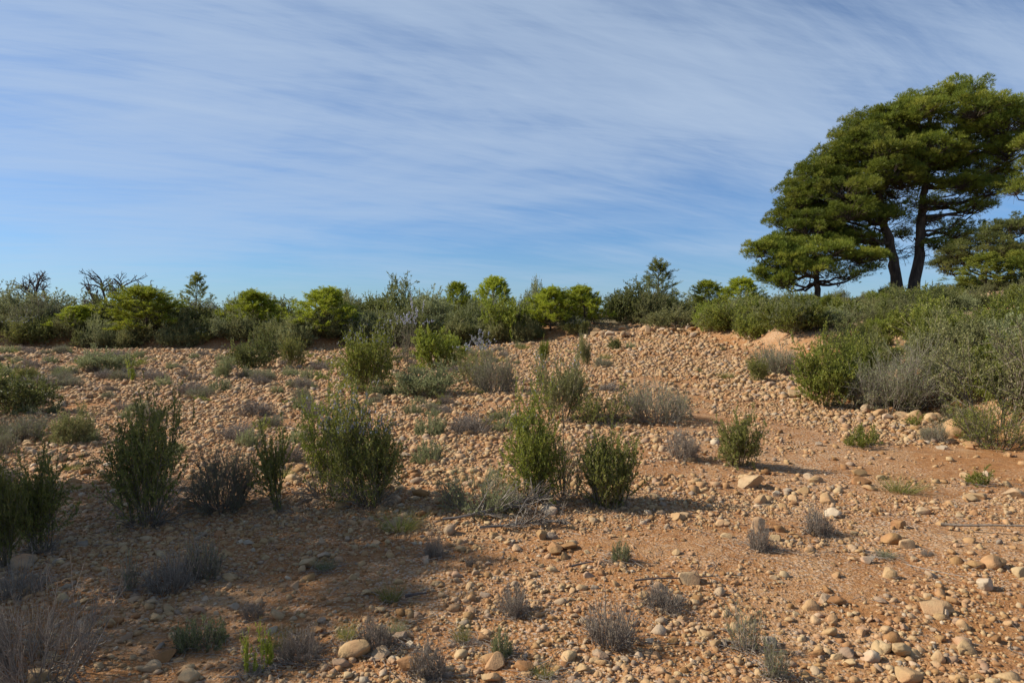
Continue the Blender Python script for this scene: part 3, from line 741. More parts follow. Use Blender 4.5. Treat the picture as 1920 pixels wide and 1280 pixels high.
mid = [
 ('rosemary_bush', H1('bright', 331, 1.1, .95, stems=30, sub=8, sub2=3, lpp=44, out=1.0, jit=.13, spread=.75, bend=.11, flowers=200, fl=.022, L=.032, LW=.013, t0=.04), 690, 738, 622, 88, 'upright green rosemary with greyish flower tips, tallest in the middle of the field'),
 ('low_bush', K['greygreen'][0], 802, 744, 690, 110, 'low dark grey green mound right of the tallest mid field rosemary'),
 ('rosemary_bush', H1('rosemary', 332, 1.0, .9, stems=30, sub=6, lpp=36, spread=.7, flowers=380, fl=.027, L=.03, LW=.008), 890, 722, 640, 86, 'rosemary topped with pale lilac flower spikes beside the brownish bush'),
 ('wiry_bush', K['wiry'][0], 930, 736, 668, 76, 'brownish twiggy bush leaning on the lilac topped rosemary'),
 ('rosemary_bush', K['yellow'][0], 828, 692, 622, 92, 'yellow green feathery bush behind the low dark mound'),
 ('rosemary_bush', H1('greygreen', 333, 1.3, .9, stems=22, sub=6, lpp=22, spread=.7, flowers=420, fl=.028), 762, 684, 592, 66, 'pale dry looking rosemary full of greyish flowers behind the tallest one'),
 ('rosemary_bush', K['darkoak'][0], 480, 692, 620, 82, 'dark green bush at the far edge of the field, left of its smaller twin'),
 ('rosemary_bush', K['rosemary'][0], 548, 688, 636, 44, 'smaller dark green bush right of the larger one at the far field edge'),
 ('low_bush', K['darkoak'][1], 12, 775, 700, 130, 'dark low bush cut by the left edge at mid field'),
 ('low_bush', K['greygreen'][1], 198, 695, 658, 86, 'flat grey green bush on the far left of the field below the red bank'),
 ('rosemary_bush', K['rosemary'][1], 55, 718, 688, 34, 'small dark round bush at the left of the field'),
 ('low_bush', K['herb'][1], 30, 720, 692, 24, 'tiny olive bush at the left edge beside a small dark round one'),
 ('rosemary_bush', K['greygreen'][2], 421, 707, 672, 30, 'small upright grey green bush left of the dark far edge bush'),
 ('low_bush', K['olive'][0], 135, 832, 772, 66, 'yellowish olive bush on the left gravel above the tall dark rosemary'),
 ('dry_bush', K['wiry'][1], 40, 822, 782, 100, 'low grey bush at the left edge with stones in front'),
 ('sprout', K['sprout'][0], 245, 715, 676, 14, 'slim bright green sprout alone on the far left gravel'),
 ('sprout', K['yellow'][1], 1020, 677, 642, 17, 'small yellow green upright seedling on the slope of the track'),
 ('sprout', K['olive'][1], 1096, 684, 628, 22, 'tall thin olive stalk on the slope right of the yellow seedling'),
 ('low_bush', K['wiry'][2], 1130, 688, 671, 32, 'low dry bush casting a shadow beside the thin olive stalk'),
 ('low_bush', K['darkoak'][2], 1152, 655, 636, 24, 'dark round bush among the grey stones of the crest'),
 ('green_bush', H1('bright', 341, 1.2, 1.2, stems=42, sub=8, sub2=4, lpp=46, spread=.8, L=.036, LW=.017, t0=.03), 1553, 760, 648, 112, 'dense rich green bush at the foot of the right hillside, brightest there'),
 ('wiry_bush', H1('greygreen', 342, 1.1, 1.6, stems=70, sub=7, sub2=4, lpp=13, L=.026, LW=.007, spread=.9, rstem=.007, stemmat='dry'), 1672, 772, 655, 175, 'wide grey wiry bush right of the rich green one'),
 ('green_bush', H1('bright', 343, .6, .5, stems=30, sub=5, lpp=34, spread=.6, bend=.2), 1700, 775, 708, 58, 'small upright green bush in front of the wide grey wiry one'),
 ('green_bush', H1('olive', 344, .8, .7, stems=34, sub=6, lpp=36, spread=.7), 1750, 762, 690, 80, 'olive brown bush with reddish tips over a hollow in the bank'),
 ('tree_shrub', H1('olive', 345, 1.8, 1.5, stems=8, sub=10, sub2=6, lpp=40, L=.040, LW=.018, spread=.85, t0=.4, rstem=.02, out=1.1), 1880, 805, 612, 150, 'open tree like shrub with bare forked stems near the right edge'),
 ('green_bush', H1('bright', 346, .6, .8, stems=30, sub=6, sub2=2, lpp=26, spread=.85), 1868, 838, 760, 112, 'green bush at the foot of the open tree like shrub'),
 ('green_bush', H1('olive', 347, .5, .7, stems=26, sub=6, sub2=2, lpp=24, spread=.85), 1795, 812, 760, 78, 'low green bush above the big slanting slab'),
 ('wiry_bush', K['wiry'][0], 1752, 828, 795, 44, 'small grey bush left of the big slanting slab'),
 ('green_bush', K['herb'][0], 1715, 796, 774, 26, 'tiny green plant among the ridge of pale cobbles'),
 ('green_bush', K['rosemary'][2], 1418, 714, 672, 46, 'green bush at the foot of the orange cut bank'),
 ('green_bush', K['olive'][2], 1800, 752, 655, 120, 'olive bush between the wide grey wiry one and the open tree like shrub'),
 ('green_bush', K['bright'][1], 1912, 770, 668, 110, 'leafy green bush cut by the right edge behind the open tree like shrub'),
 ('green_bush', K['bright'][2], 1612, 742, 640, 90, 'fresh green bush squeezed between the rich green one and the wide grey wiry one'),
 ('wiry_bush', K['wiry'][1], 1462, 702, 650, 80, 'grey bush right of the green one below the orange cut bank'),
]
for (nm, pr, u, vb, vt, w, lab) in mid:
    putpx(nm, pr, u, vb, vt, w, lab, 'plant' if nm == 'sprout' else 'shrub', rz=0.4)

band = [  # name, kind, variant, px x, px top, px width, depth, label
 ('shrub', 'greygreen', 0, 62, 548, 130, 36, 'big grey green shrub at the left below the first bare tree'),
 ('young_pine', 'ypine', 0, 138, 572, 72, 33.6, 'small yellow green young pine on the left bank between grey shrubs'),
 ('shrub', 'darkoak', 0, 205, 545, 100, 35, 'dark grey shrub left of the largest green young pine on the bank'),
 ('young_pine', 'gpine', 0, 278, 536, 122, 33.0, 'largest green young pine on the left bank, in front of the forked bare tree'),
 ('shrub', 'darkoak', 1, 372, 572, 110, 34.5, 'dark shrub right of the largest green young pine on the left bank'),
 ('low_bush', 'yellow', 0, 338, 626, 52, 33.0, 'bright yellow green low bush in front of the dark bank shrubs'),
 ('young_pine', 'spine', 0, 366, 510, 60, 39, 'thin see through young pine standing above the dark shrubs on the left'),
 ('young_pine', 'ypine', 1, 474, 543, 88, 34, 'green young pine alone on the skyline left of centre'),
 ('young_pine', 'gpine', 1, 600, 537, 116, 32.8, 'large green young pine at the bank above the field edge left of centre'),
 ('shrub', 'darkoak', 2, 635, 590, 120, 34.0, 'dark shrub hugging the foot of the large green young pine left of centre'),
 ('shrub', 'darkoak', 0, 732, 530, 84, 38, 'dark spiky grey shrub on the skyline near the centre'),
 ('shrub', 'greygreen', 1, 800, 550, 96, 37, 'grey green shrub right of the dark spiky one'),
 ('young_pine', 'gpine', 2, 861, 528, 52, 41, 'small round green young pine on the skyline, left of a taller one'),
 ('young_pine', 'ypine', 2, 924, 518, 70, 40, 'light green young pine on the central skyline with a ragged top'),
 ('low_bush', 'yellow', 1, 950, 568, 84, 33.2, 'bright yellow green bush below the ragged light green pine'),
 ('young_pine', 'ypine', 3, 1032, 537, 80, 33.6, 'yellow young pine with a thin bare trunk near the centre'),
 ('young_pine', 'ypine', 0, 1098, 535, 80, 34, 'yellow green young pine right of the one with a bare trunk'),
 ('shrub', 'greygreen', 2, 998, 531, 40, 39, 'narrow grey shrub left of the yellow young pine with a bare trunk'),
 ('shrub', 'darkoak', 1, 1178, 538, 90, 36, 'dark shrub left of the tall sparse young pine'),
 ('young_pine', 'spine', 1, 1236, 482, 78, 37.5, 'tall sparse young pine rising highest between the field and the big pines'),
 ('shrub', 'darkoak', 2, 1275, 560, 90, 36, 'dark green shrub at the right foot of the tall sparse young pine'),
 ('low_bush', 'olive', 0, 1258, 578, 90, 33.0, 'brownish olive low bush above the grey stones of the crest'),
 ('young_pine', 'gpine', 0, 1330, 525, 62, 38, 'dark green young pine left of the paired pine crowns near the big pines'),
 ('young_pine', 'ypine', 1, 1388, 519, 72, 37, 'bright green young pine with two rounded tops left of the big pines'),
 ('low_bush', 'yellow', 0, 1322, 572, 56, 30, 'yellow green bush at the top end of the orange soil on the track'),
 ('green_bush', 'bright', 0, 1392, 566, 110, 27.5, 'broad green shrub hanging over the orange cut bank'),
 ('green_bush', 'olive', 1, 1350, 585, 70, 28.5, 'olive shrub at the left end of the broad green one over the cut bank'),
 ('green_bush', 'olive', 2, 1470, 572, 110, 26, 'olive shrub right of the broad green one over the cut bank'),
 ('green_bush', 'bright', 1, 1560, 590, 110, 24, 'leafy green shrub on the hillside above the rich green bush'),
 ('green_bush', 'olive', 0, 1650, 570, 150, 25, 'large olive green shrub on the hillside below the big pine trunks'),
 ('green_bush', 'bright', 2, 1735, 600, 110, 23, 'green shrub on the hillside above the wide grey wiry bush'),
 ('shrub', 'darkoak', 0, 1755, 535, 90, 36, 'nearly black round bush in the shade right of the big pine trunks'),
 ('shrub', 'darkoak', 1, 1590, 560, 110, 38, 'dark low bush in the shade between the small pine trunk and the big trunks'),
 ('young_pine', 'hpine', 0, 1848, 474, 92, 35, 'green bushy young pine on the far right hillside below a dark crown'),
 ('low_bush', 'bright', 1, 1908, 528, 60, 36, 'bright green bush at the right edge of the far hillside'),
]
for (nm, kd, vi, u, vt, w, y, lab) in band:
    putpx(nm, K[kd][vi % len(K[kd])], u, 0, vt, w, lab, 'tree' if nm == 'young_pine' else 'shrub', None, None, y)

# --- the unnamed mass on the bank top, the hillside and the field
rg = random.Random(21)
def free(x, y): return True
masses = []
for _ in range(90):   # bank top
    y = rg.uniform(33.2, 46); u = rg.uniform(-0.74, 0.26)
    x = u * y
    if y < float(edge_y(np.array(x))) + 1.0: continue
    if abs(x - 6.2) < 2.6 and y < 35: continue
    k = rg.choices(['greygreen', 'olive', 'darkoak', 'wiry', 'rosemary_flower'], [4, 4, 3, 1.5, 1.5])[0]
    h = rg.uniform(0.7, 1.5) * (0.75 if y > 41 else 1)
    masses.append((k, x, y, h, h * rg.uniform(1.1, 1.7), 'bank'))
for _ in range(120):   # along the foot of the bank
    x = rg.uniform(-25, 3.6); y = float(edge_y(np.array(x))) + rg.uniform(0.1, 1.6)
    if x < -14 and rg.random() < .45: continue
    k = rg.choices(['greygreen', 'olive', 'darkoak', 'rosemary_flower'], [3, 4, 2, 1])[0]
    h = rg.uniform(0.55, 1.15)
    masses.append((k, x, y, h, h * rg.uniform(1.1, 1.6), 'bank'))
for _ in range(300):   # hillside
    y = rg.uniform(10, 47); dmax = 0.76 * y - float(border_x(np.array(y))) + 1
    if dmax < 0.6: continue
    d = rg.uniform(0.9, max(1.0, dmax)); x = float(border_x(np.array(y))) + d
    if d < 1.8 and y < 20 and rg.random() < .45: continue
    k = rg.choices(['greygreen', 'olive', 'bright', 'wiry', 'darkoak', 'strawgrass', 'yellow'], [1.4, 5, 6, 0.7, 1.5, 1.2, 1.2])[0]
    h = (0.30 + 0.80 * rg.random() ** 1.7) * (1.0 if y < 22 else 0.72)
    masses.append((k, x, y, h, h * rg.uniform(1.0, 1.9), 'hill'))
for _ in range(44):
    y = rg.uniform(24.5, 31.5); x = float(border_x(np.array(y))) + rg.uniform(0.45, 2.4)
    h = rg.uniform(0.45, 0.85)
    masses.append((rg.choice(['olive', 'greygreen', 'bright', 'olive', 'darkoak']), x, y, h, h * rg.uniform(1.2, 1.8), 'hill'))
NAMES = dict(greygreen=('shrub', 'grey green'), olive=('broom_shrub', 'olive green'), darkoak=('evergreen_shrub', 'dark leaved'), wiry=('wiry_bush', 'grey wiry'),
             rosemary_flower=('rosemary_bush', 'flowering rosemary'), bright=('green_bush', 'fresh green'), yellow=('low_bush', 'yellow green'), strawgrass=('grass_tuft', 'straw coloured grass'))
WHERE = dict(bank=('%s growth in the scrub belt on the bank behind the field', 'in the scrub belt on the bank'),
             hill=('%s growth in the scrub covering the right hillside', 'on the right hillside'))
for (k, x, y, h, w, zone) in masses:
    nm, ad = NAMES[k]
    put(nm, rg.choice(K[k]), x, y, h, w, WHERE[zone][0] % ad, 'grass tuft' if k == 'strawgrass' else 'shrub', '%s plants %s' % (ad, WHERE[zone][1]))
small = dict(drytuft=('dry_tuft', 'small dry grey twig tuft scattered on the open gravel', 'dry plant', 'dry twig tufts on the open gravel'),
             thyme=('thyme_cushion', 'small grey green cushion plant scattered on the open gravel', 'plant', 'grey green cushions on the open gravel'),
             grass=('grass_tuft', 'small green grass tuft scattered on the open gravel', 'grass tuft', 'green grass tufts on the open gravel'),
             herb=('low_bush', 'small leafy green herb scattered on the open gravel', 'plant', 'leafy herbs on the open gravel'),
             wiry=('wiry_bush', 'knee high grey wiry bush scattered over the left of the field', 'shrub', 'grey wiry bushes over the left of the field'))
for _ in range(470):
    y = math.sqrt(rg.uniform(3.4 ** 2, 29 ** 2)); u = rg.uniform(-0.73, 0.66); x = u * y
    if x > float(border_x(np.array(y))) - 0.6: continue
    dens = 0.25 + 0.75 * float(sstep(0.10, -0.06, u)) if y > 5.5 else 0.6
    if u > 0.02 and y > 9: dens = 0.10
    if rg.random() > dens: continue
    k = rg.choices(['drytuft', 'thyme', 'grass', 'herb', 'wiry'], [4, 4, 1.2, 1.0, 1.6 if (u < 0 and y > 7) else 0])[0]
    h = rg.uniform(0.08, 0.20) * (1.0 if y < 6 else 1.35)
    if y < 5: h *= 0.55
    if k == 'wiry': h = rg.uniform(0.14, 0.30)
    nm, lab, ct, grp = small[k]
    put(nm, rg.choice(K[k]), x, y, h, h * rg.uniform(1.3, 2.3), lab, ct, grp)

# --- dry fallen branches and sticks
def branch_mesh(seed, L, r, subn=14, mat='grey_wood', flat=True):
    rng = np.random.default_rng(seed)
    P = gpaths(np.array([[-L / 2, 0, r]]), np.array([[1, 0, 0.02]]), np.array([L]), 9, -0.002, 0.06, rng)
    P[:, :, 2] = np.clip(P[:, :, 2], r * .6, 0.12)
    parts = [tubes(P, r, r * .5, 6)]
    if subn:
        Q = subs(P, subn, 0.2, 1.0, (L * .15, L * .35), 5, 0.9, 0.10, 0.14, rng); Q[:, :, 2] = np.clip(Q[:, :, 2], 0.005, 0.3)
        Q2 = subs(Q, 5, 0.2, 1.0, (L * .06, L * .14), 4, 0.9, 0.02, 0.15, rng); Q2[:, :, 2] = np.clip(Q2[:, :, 2], 0.004, 0.4)
        parts += [tubes(Q, r * .45, r * .2, 4), tubes(Q2, r * .22, r * .12, 3)]
    V, F = cat(parts)
    return mk_mesh('fallen_branch', V, F, M[mat], tints(len(F), rng), True)
def stick(u0, v0, u1, v1, r, seed, subn, label, mat='grey_wood', lift=0.03):
    a = at(u0, min(v0, 1279)); b = at(u1, min(v1, 1279))
    dx, dy = b[0] - a[0], b[1] - a[1]; L = math.hypot(dx, dy)
    o = link('fallen_branch', branch_mesh(seed, L, r, subn, mat))
    x, y = (a[0] + b[0]) / 2, (a[1] + b[1]) / 2
    o.location = (x, y, float(zt(x, y)) + lift); o.rotation_euler = (0, -math.atan2(b[2] - a[2], L), math.atan2(dy, dx))
    tag(o, label, 'branch')
stick(1764, 994, 1935, 1014, 0.012, 1, 0, 'long straight weathered pole lying on soil at the right edge', 'twig')
stick(830, 985, 1030, 962, 0.012, 2, 34, 'heap of dry grey twigs fallen in front of the tall bright rosemary', 'dry')
stick(900, 1000, 1060, 985, 0.012, 7, 34, 'pale tangle of dead twigs spread below the tall bright rosemary', 'dry')
stick(1190, 1098, 1335, 1078, 0.006, 3, 3, 'long thin dark twig lying on gravel near the ridged pale stone', 'dead')
stick(1072, 1072, 1112, 1064, 0.008, 4, 0, 'short dark stick on gravel left of the long thin twig', 'dead')
stick(760, 1130, 800, 1122, 0.010, 5, 0, 'short black stick on gravel right of the long bladed grass tuft', 'dead')
stick(1700, 1068, 1800, 1098, 0.003, 6, 0, 'very thin pale stem lying on the right soil', 'grey_wood')

# --- fine dry litter
def litter(n, seed):
    rng = np.random.default_rng(seed)
    y = np.sqrt(rng.uniform(2.6 ** 2, 11 ** 2, n)); x = rng.uniform(-1, 1, n) * (0.74 * y + .5)
    hx, hy = [], []
    for (q0, q1, u, vb, vt, wp, q2) in near + mid[:14]:
        p = at(u, min(vb, 1278))
        if p is None: continue
        m = 110; rr_ = np.abs(rng.normal(0, .55, m)) * wp * p[1] / FPX + .03; aa = rng.uniform(0, 6.283, m)
        hx.append(p[0] + rr_ * np.cos(aa)); hy.append(p[1] + rr_ * np.sin(aa))
    k = vnoise(x, y, .7, 61) + vnoise(x, y, 2.0, 62) > -0.02
    x = np.concatenate([x[k]] + hx); y = np.concatenate([y[k]] + hy); a = rng.uniform(0, 6.283, len(x))
    P = gpaths(np.stack([x, y, zt(x, y) + 0.012], 1), np.stack([np.cos(a), np.sin(a), 0 * a], 1), np.exp(rng.normal(math.log(.05), .6, len(x))), 4, 0, .12, rng)
    P[:, :, 2] = zt(P[:, :, 0], P[:, :, 1]) + rng.uniform(.006, .022, len(x))[:, None]
    r = rng.uniform(.0008, .0022, len(x))
    V, F = tubes(P, r, r * .6, 3)
    return mk_mesh('twig_litter', V, F, M['dry'], np.repeat(tints(len(x), rng), 9), True)
tag(link('twig_litter', litter(9000, 8)), 'fine dry twig litter strewn over the gravel', 'litter', kind='stuff')

# --- bare dead trees on the left skyline
def dead_tree(u, vt, wpx, y, seed, label, forks):
    rng = np.random.default_rng(seed)
    x, y, z = at_depth(u, y); s = y / FPX
    h = 1.6 + (600 - vt) * s - z; w = wpx * s
    base = np.zeros((forks, 3)); base[:, 2] = -0.05
    a = np.linspace(0, math.pi, forks) + rng.normal(0, .2, forks)
    d = np.stack([np.cos(a) * w / h * 0.75, 0.35 * np.sin(a * 2), np.ones(forks)], 1)
    P = gpaths(base, d, h * rng.uniform(.78, .98, forks), 9, 0.0, 0.17, rng)
    Q = subs(P, 6, 0.35, 1.0, (h * .22, h * .42), 6, 0.9, 0.03, 0.22, rng)
    Q2 = subs(Q, 5, 0.25, 1.0, (h * .10, h * .2), 5, 0.9, 0.03, 0.22, rng)
    Q3 = subs(Q2, 3, 0.2, 1.0, (h * .05, h * .1), 3, 0.9, 0.02, 0.2, rng)
    e = bpy.data.objects.new('dead_tree', None); COL.objects.link(e); e.location = (x, y, z)
    tag(e, label, 'tree')
    link('trunk', mk_mesh('trunk', *tubes(P, 0.11, 0.045, 6), M['dead'], None, True), e)
    link('branches', mk_mesh('branches', *cat([tubes(Q, 0.045, 0.02, 5), tubes(Q2, 0.022, 0.012, 4), tubes(Q3, 0.012, 0.008, 3)]), M['dead'], None, True), e)
dead_tree(72, 508, 80, 37.5, 51, 'leafless grey tree at the far left rising out of a grey green shrub', 3)
dead_tree(236, 498, 140, 36.0, 54, 'leafless dark forked tree behind the largest green young pine', 4)

# ------------------------------------------------------------------ mature pines
def big_pine(name, D, base_px, trunk_pts, pads, seed, label, r0=0.34, tuft=1.0, leafmat='pine', extra=14):
    """trunk_pts and pads are laid out in metres from the photo at distance D, each pad with its own depth"""
    rng = np.random.default_rng(seed)
    s = D / FPX
    bx, by, bz = at_depth(base_px, D)
    def loc(px, py, dy=0.0): return np.array([(px - base_px) * s, dy, 1.6 + (600 - py) * s - bz])
    e = bpy.data.objects.new(name, None); COL.objects.link(e); e.location = (bx, by, bz); tag(e, label, 'tree')
    # trunk: smooth polyline
    tp = np.array([loc(*p) for p in trunk_pts]); tp[0, 2] = -0.2
    tt = np.linspace(0, len(tp) - 1, 24); i = np.minimum(tt.astype(int), len(tp) - 2); f = (tt - i)[:, None]
    f = f * f * (3 - 2 * f) * 0.5 + f * 0.5
    tl = tp[i] * (1 - f) + tp[i + 1] * f
    tl[1:-1] += rng.normal(0, 0.04, (22, 3))
    rad = r0 * (1 - 0.86 * np.linspace(0, 1, 24)); rad[0] *= 1.3; rad[1] *= 1.12
    tv, tf = tubes(tl[None], r0, r0 * 0.14, 10)
    cen = np.repeat(tl, 10, axis=0); scl = np.repeat(rad / (r0 + (r0 * .14 - r0) * np.linspace(0, 1, 24)), 10)
    tv = cen + (tv - cen) * scl[:, None] * (1 + 0.1 * rng.normal(0, 1, len(tv)))[:, None]
    link('trunk', mk_mesh('trunk', tv, tf, M['bark'], None, True), e)
    # boughs
    bl, tw, nV = [], [], []
    PTS, DIR, PR = [], [], []
    for (px, py, rx, ry, dy) in pads:
        c = loc(px, py + (0.5 * ry if ry > 14 else 0), dy); a, b, cz = rx * s * 1.02, min(rx * s, 1.9) * rng.uniform(.8, 1.05), ry * s * 1.4
        # attachment: lower on the trunk than the pad
        zt_ = c[2] - 0.35 * abs(c[0] - np.interp(c[2], tl[:, 2], tl[:, 0])) - 0.3
        zt_ = np.clip(zt_, tl[6, 2] if len(tl) > 6 else 0.3, tl[-1, 2])
        st = np.array([np.interp(zt_, tl[:, 2], tl[:, 0]), np.interp(zt_, tl[:, 2], tl[:, 1]), zt_])
        q = np.linspace(0, 1, 8)[:, None]
        end = c - np.array([0, 0, cz * 0.35])
        path = st * (1 - q) + end * q; path[:, 2] += (np.sin(q[:, 0] * 3.14) * -0.12 * np.linalg.norm(end - st))
        path[1:-1] += rng.normal(0, 0.10, (6, 3))
        bl.append(path)
        # sub clumps
        nc = int(np.clip(30 * (a * cz) ** 0.5 * 1.3 + 6, 12, 70))
        dirs = nrm(rng.normal(0, 1, (nc, 3))); dirs[:, 2] = np.where(rng.uniform(0, 1, nc) < .72, np.abs(dirs[:, 2]), dirs[:, 2] * .6)
        cc = c + dirs * np.array([a, b, cz]) * rng.uniform(.35, 1.12, (nc, 1))
        rc = rng.uniform(.20, .42, nc) * (0.75 + 0.25 * min(1, cz))
        for k in range(nc):
            tw.append(np.stack([end + (cc[k] - end) * w + rng.normal(0, .05, 3) * (0 < w < 1) for w in (0, .35, .7, 1.0)]))
            m = int(60 * tuft * (0.42 if ry <= 11 else 1.0) * (rc[k] / .4) ** 2)
            dv = nrm(rng.normal(0, 1, (m, 3))); dv[:, 2] = np.where(rng.uniform(0, 1, m) < .8, np.abs(dv[:, 2]), dv[:, 2])
            P = cc[k] + dv * np.array([1.0, 1.0, .9]) * rc[k] * (rng.uniform(.15, 1, (m, 1)) ** .5)
            PTS.append(P); dd = dv * .8 + np.array([0, 0, .6]) + dirs[k] * .35; DIR.append(dd); PR.append(np.full(m, rng.uniform(0, 1)))
    B = np.stack(bl); T = np.stack(tw)
    ln = np.linalg.norm(B[:, -1] - B[:, 0], axis=1)
    parts = [tubes(B, 0.03 + 0.022 * np.clip(ln, 0, 4.5), 0.022, 5), tubes(T, 0.020, 0.008, 3)]
    Tw = subs(T, 3, .3, 1.0, (.25, .55), 3, .8, .03, .1, rng)
    parts.append(tubes(Tw, 0.008, 0.004, 3))
    # bare twigs low on the trunk
    k = rng.integers(4, 15, extra)
    an = rng.uniform(0, 6.28, extra)
    ex = gpaths(tl[k], np.stack([np.cos(an), np.sin(an), rng.uniform(-.2, .4, extra)], 1), rng.uniform(.8, 2.2, extra), 7, 0.0, .16, rng)
    ex2 = subs(ex, 7, .3, 1.0, (.3, .7), 4, .9, 0, .2, rng); ex3 = subs(ex2, 3, .3, 1., (.15, .35), 3, .9, 0, .2, rng)
    parts += [tubes(ex, 0.022, 0.008, 4), tubes(ex2, 0.010, 0.005, 3), tubes(ex3, 0.007, 0.004, 3)]
    link('branches', mk_mesh('branches', *cat(parts), M['bark'], None, True), e)
    P = np.concatenate(PTS); Dm = nrm(np.concatenate(DIR)); pr = np.concatenate(PR)
    m = 6
    m = 8
    P = np.repeat(P, m, 0); Dm = np.repeat(Dm, m, 0); pr = np.repeat(pr, m)
    Dn = nrm(Dm + .6 * nrm(rng.normal(0, 1, P.shape)))
    V, F = leaves(P, Dn, rng.uniform(.12, .23, len(P)), rng.uniform(.012, .02, len(P)), rng)
    ft = np.clip(.4 * rng.beta(2, 2, len(P)) + .6 * pr, 0, 1)
    link('crown', mk_mesh('crown', V, F, M[leafmat], ft), e)
    return e

D0 = 40.0
# right big pine (trunk leaning right, crown to the top of the picture group)
padsB = [
 (1800, 172, 52, 22, 0), (1745, 190, 55, 24, .6), (1700, 215, 48, 24, -.8), (1850, 200, 48, 22, .4), (1905, 215, 52, 24, -.3), (1962, 235, 50, 24, .5),
 (1790, 215, 60, 26, -1.5), (1750, 240, 60, 26, 1.5), (1840, 245, 60, 24, -1.6), (1900, 260, 55, 24, 1.4), (1950, 285, 48, 22, -.8), (1690, 262, 55, 24, 1.0), (1720, 285, 52, 22, -1.4),
 (1805, 285, 58, 22, 1.9), (1860, 290, 55, 20, -1.0), (1900, 315, 45, 18, 1.2), (1835, 335, 46, 16, 1.6),
 (1770, 350, 46, 15, -1.4), (1820, 362, 55, 15, -1.2), (1800, 400, 44, 11, -.6), (1850, 385, 34, 10, .8), (1660, 232, 42, 22, -.4), (1665, 300, 40, 20, 1.5), (1755, 300, 50, 20, .2),
 (1775, 445, 36, 8, -.4), (1720, 330, 40, 16, .8), (1870, 350, 40, 10, -.3), (1690, 240, 46, 24, .3), (1640, 258, 44, 22, -.4), (1668, 275, 44, 22, .5), (1705, 205, 40, 20, .4), (1860, 232, 48, 22, .6), (1800, 310, 48, 18, -.3), (1820, 228, 56, 24, .2), (1780, 260, 56, 24, -.6), (1700, 310, 40, 16, -1.0), (1750, 415, 34, 8, .9), (1712, 392, 34, 11, -.9), (1745, 465, 32, 8, -.6), (1700, 440, 28, 8, .8), (1780, 385, 40, 10, .8), (1800, 425, 40, 8, .3),
]
big_pine('pine_tree', D0, 1709, [(1709, 552), (1719, 470), (1729, 380), (1733, 290, .1), (1738, 215, 0), (1742, 180, 0)], padsB, 61,
         'tall pine with the right hand dark trunk and the highest crown of the group', 0.32, extra=26)
padsA = [
 (1640, 225, 44, 24, 0), (1610, 245, 42, 24, .8), (1585, 270, 44, 26, -.6), (1555, 300, 44, 26, .5), (1530, 322, 42, 24, -.3), (1505, 345, 42, 24, .7), (1490, 372, 32, 22, -.2),
 (1620, 290, 52, 26, -1.6), (1580, 325, 55, 26, 1.5), (1640, 330, 58, 24, -1.8), (1555, 360, 58, 24, -1.4), (1515, 385, 46, 22, 1.2), (1610, 372, 55, 20, 1.7), (1660, 345, 52, 20, -1.2),
 (1475, 410, 34, 22, .3), (1500, 425, 44, 20, -1.0), (1560, 405, 52, 18, -1.9), (1620, 420, 50, 14, -1.0), (1650, 270, 46, 22, 1.4), (1590, 435, 50, 14, 1.0), (1540, 440, 48, 16, .2), (1490, 445, 40, 16, .6), (1575, 455, 50, 14, -.8), (1625, 450, 36, 9, .6), (1535, 425, 48, 18, -.6), (1600, 395, 44, 18, .3), (1600, 300, 50, 24, -.2), (1570, 335, 50, 24, .1), (1530, 360, 44, 22, .3), (1545, 395, 48, 20, .2), (1625, 355, 50, 22, .2), (1500, 400, 40, 20, .2), (1650, 310, 46, 22, -.3), (1645, 385, 40, 14, .9), (1662, 405, 34, 11, -.7), (1650, 465, 32, 9, .5), (1630, 485, 30, 8, -.5), (1690, 365, 34, 11, .7),
]
big_pine('pine_tree', D0, 1686, [(1686, 556), (1672, 490), (1655, 420), (1640, 350), (1622, 290), (1612, 240)], padsA, 62,
         'pine with the left hand dark trunk leaning toward the sloping left side of the crown', 0.32, extra=22)
padsC = [
 (1425, 468, 28, 15, 0), (1455, 455, 30, 18, .4), (1470, 480, 42, 20, -.6), (1445, 505, 32, 18, .3), (1500, 465, 46, 18, .8), (1540, 470, 46, 16, -.9), (1575, 462, 46, 14, .6), (1455, 530, 30, 14, -.3),
 (1500, 505, 46, 16, -1.1), (1550, 500, 48, 14, .9), (1600, 490, 42, 13, -.5), (1620, 505, 34, 10, .4), (1480, 535, 30, 10, .6), (1570, 522, 38, 9, -.8), (1515, 488, 40, 15, 1.2),
]
big_pine('pine_tree', 38.0, 1530, [(1530, 560), (1530, 530), (1528, 500), (1522, 475), (1515, 458)], padsC, 63,
         'smaller pine with a short trunk at the left foot of the big crown', 0.19, extra=6)
padsD = [
 (1880, 428, 40, 16, 0), (1925, 420, 44, 18, .5), (1840, 445, 36, 15, -.4), (1810, 462, 34, 14, .4), (1780, 478, 34, 13, -.3), (1770, 500, 26, 12, .3), (1860, 470, 48, 15, -1.2), (1910, 460, 46, 15, 1.0),
 (1820, 490, 40, 13, .8), (1880, 490, 44, 13, -.8), (1960, 450, 44, 18, -.5), (1940, 490, 40, 14, .7), (1790, 512, 24, 8, 0),
]
big_pine('pine_tree', 52.0, 1908, [(1908, 548), (1898, 520), (1888, 490), (1885, 460), (1890, 430)], padsD, 64,
         'dark spreading pine farther up the hillside at the right edge', 0.28, leafmat='dark', extra=4)
padsE = [(1945, 300, 30, 16, 0), (1925, 345, 26, 10, .3), (1960, 340, 36, 16, -.4), (1980, 280, 40, 20, .2), (1990, 240, 40, 22, 0), (1935, 270, 24, 12, .5), (2010, 320, 40, 20, -.6), (1905, 362, 22, 6, .2), (1930, 490, 38, 18, 0), (1960, 470, 40, 20, .3), (1965, 510, 40, 16, -.4), (1985, 400, 40, 20, .2), (2000, 440, 40, 20, .2)]
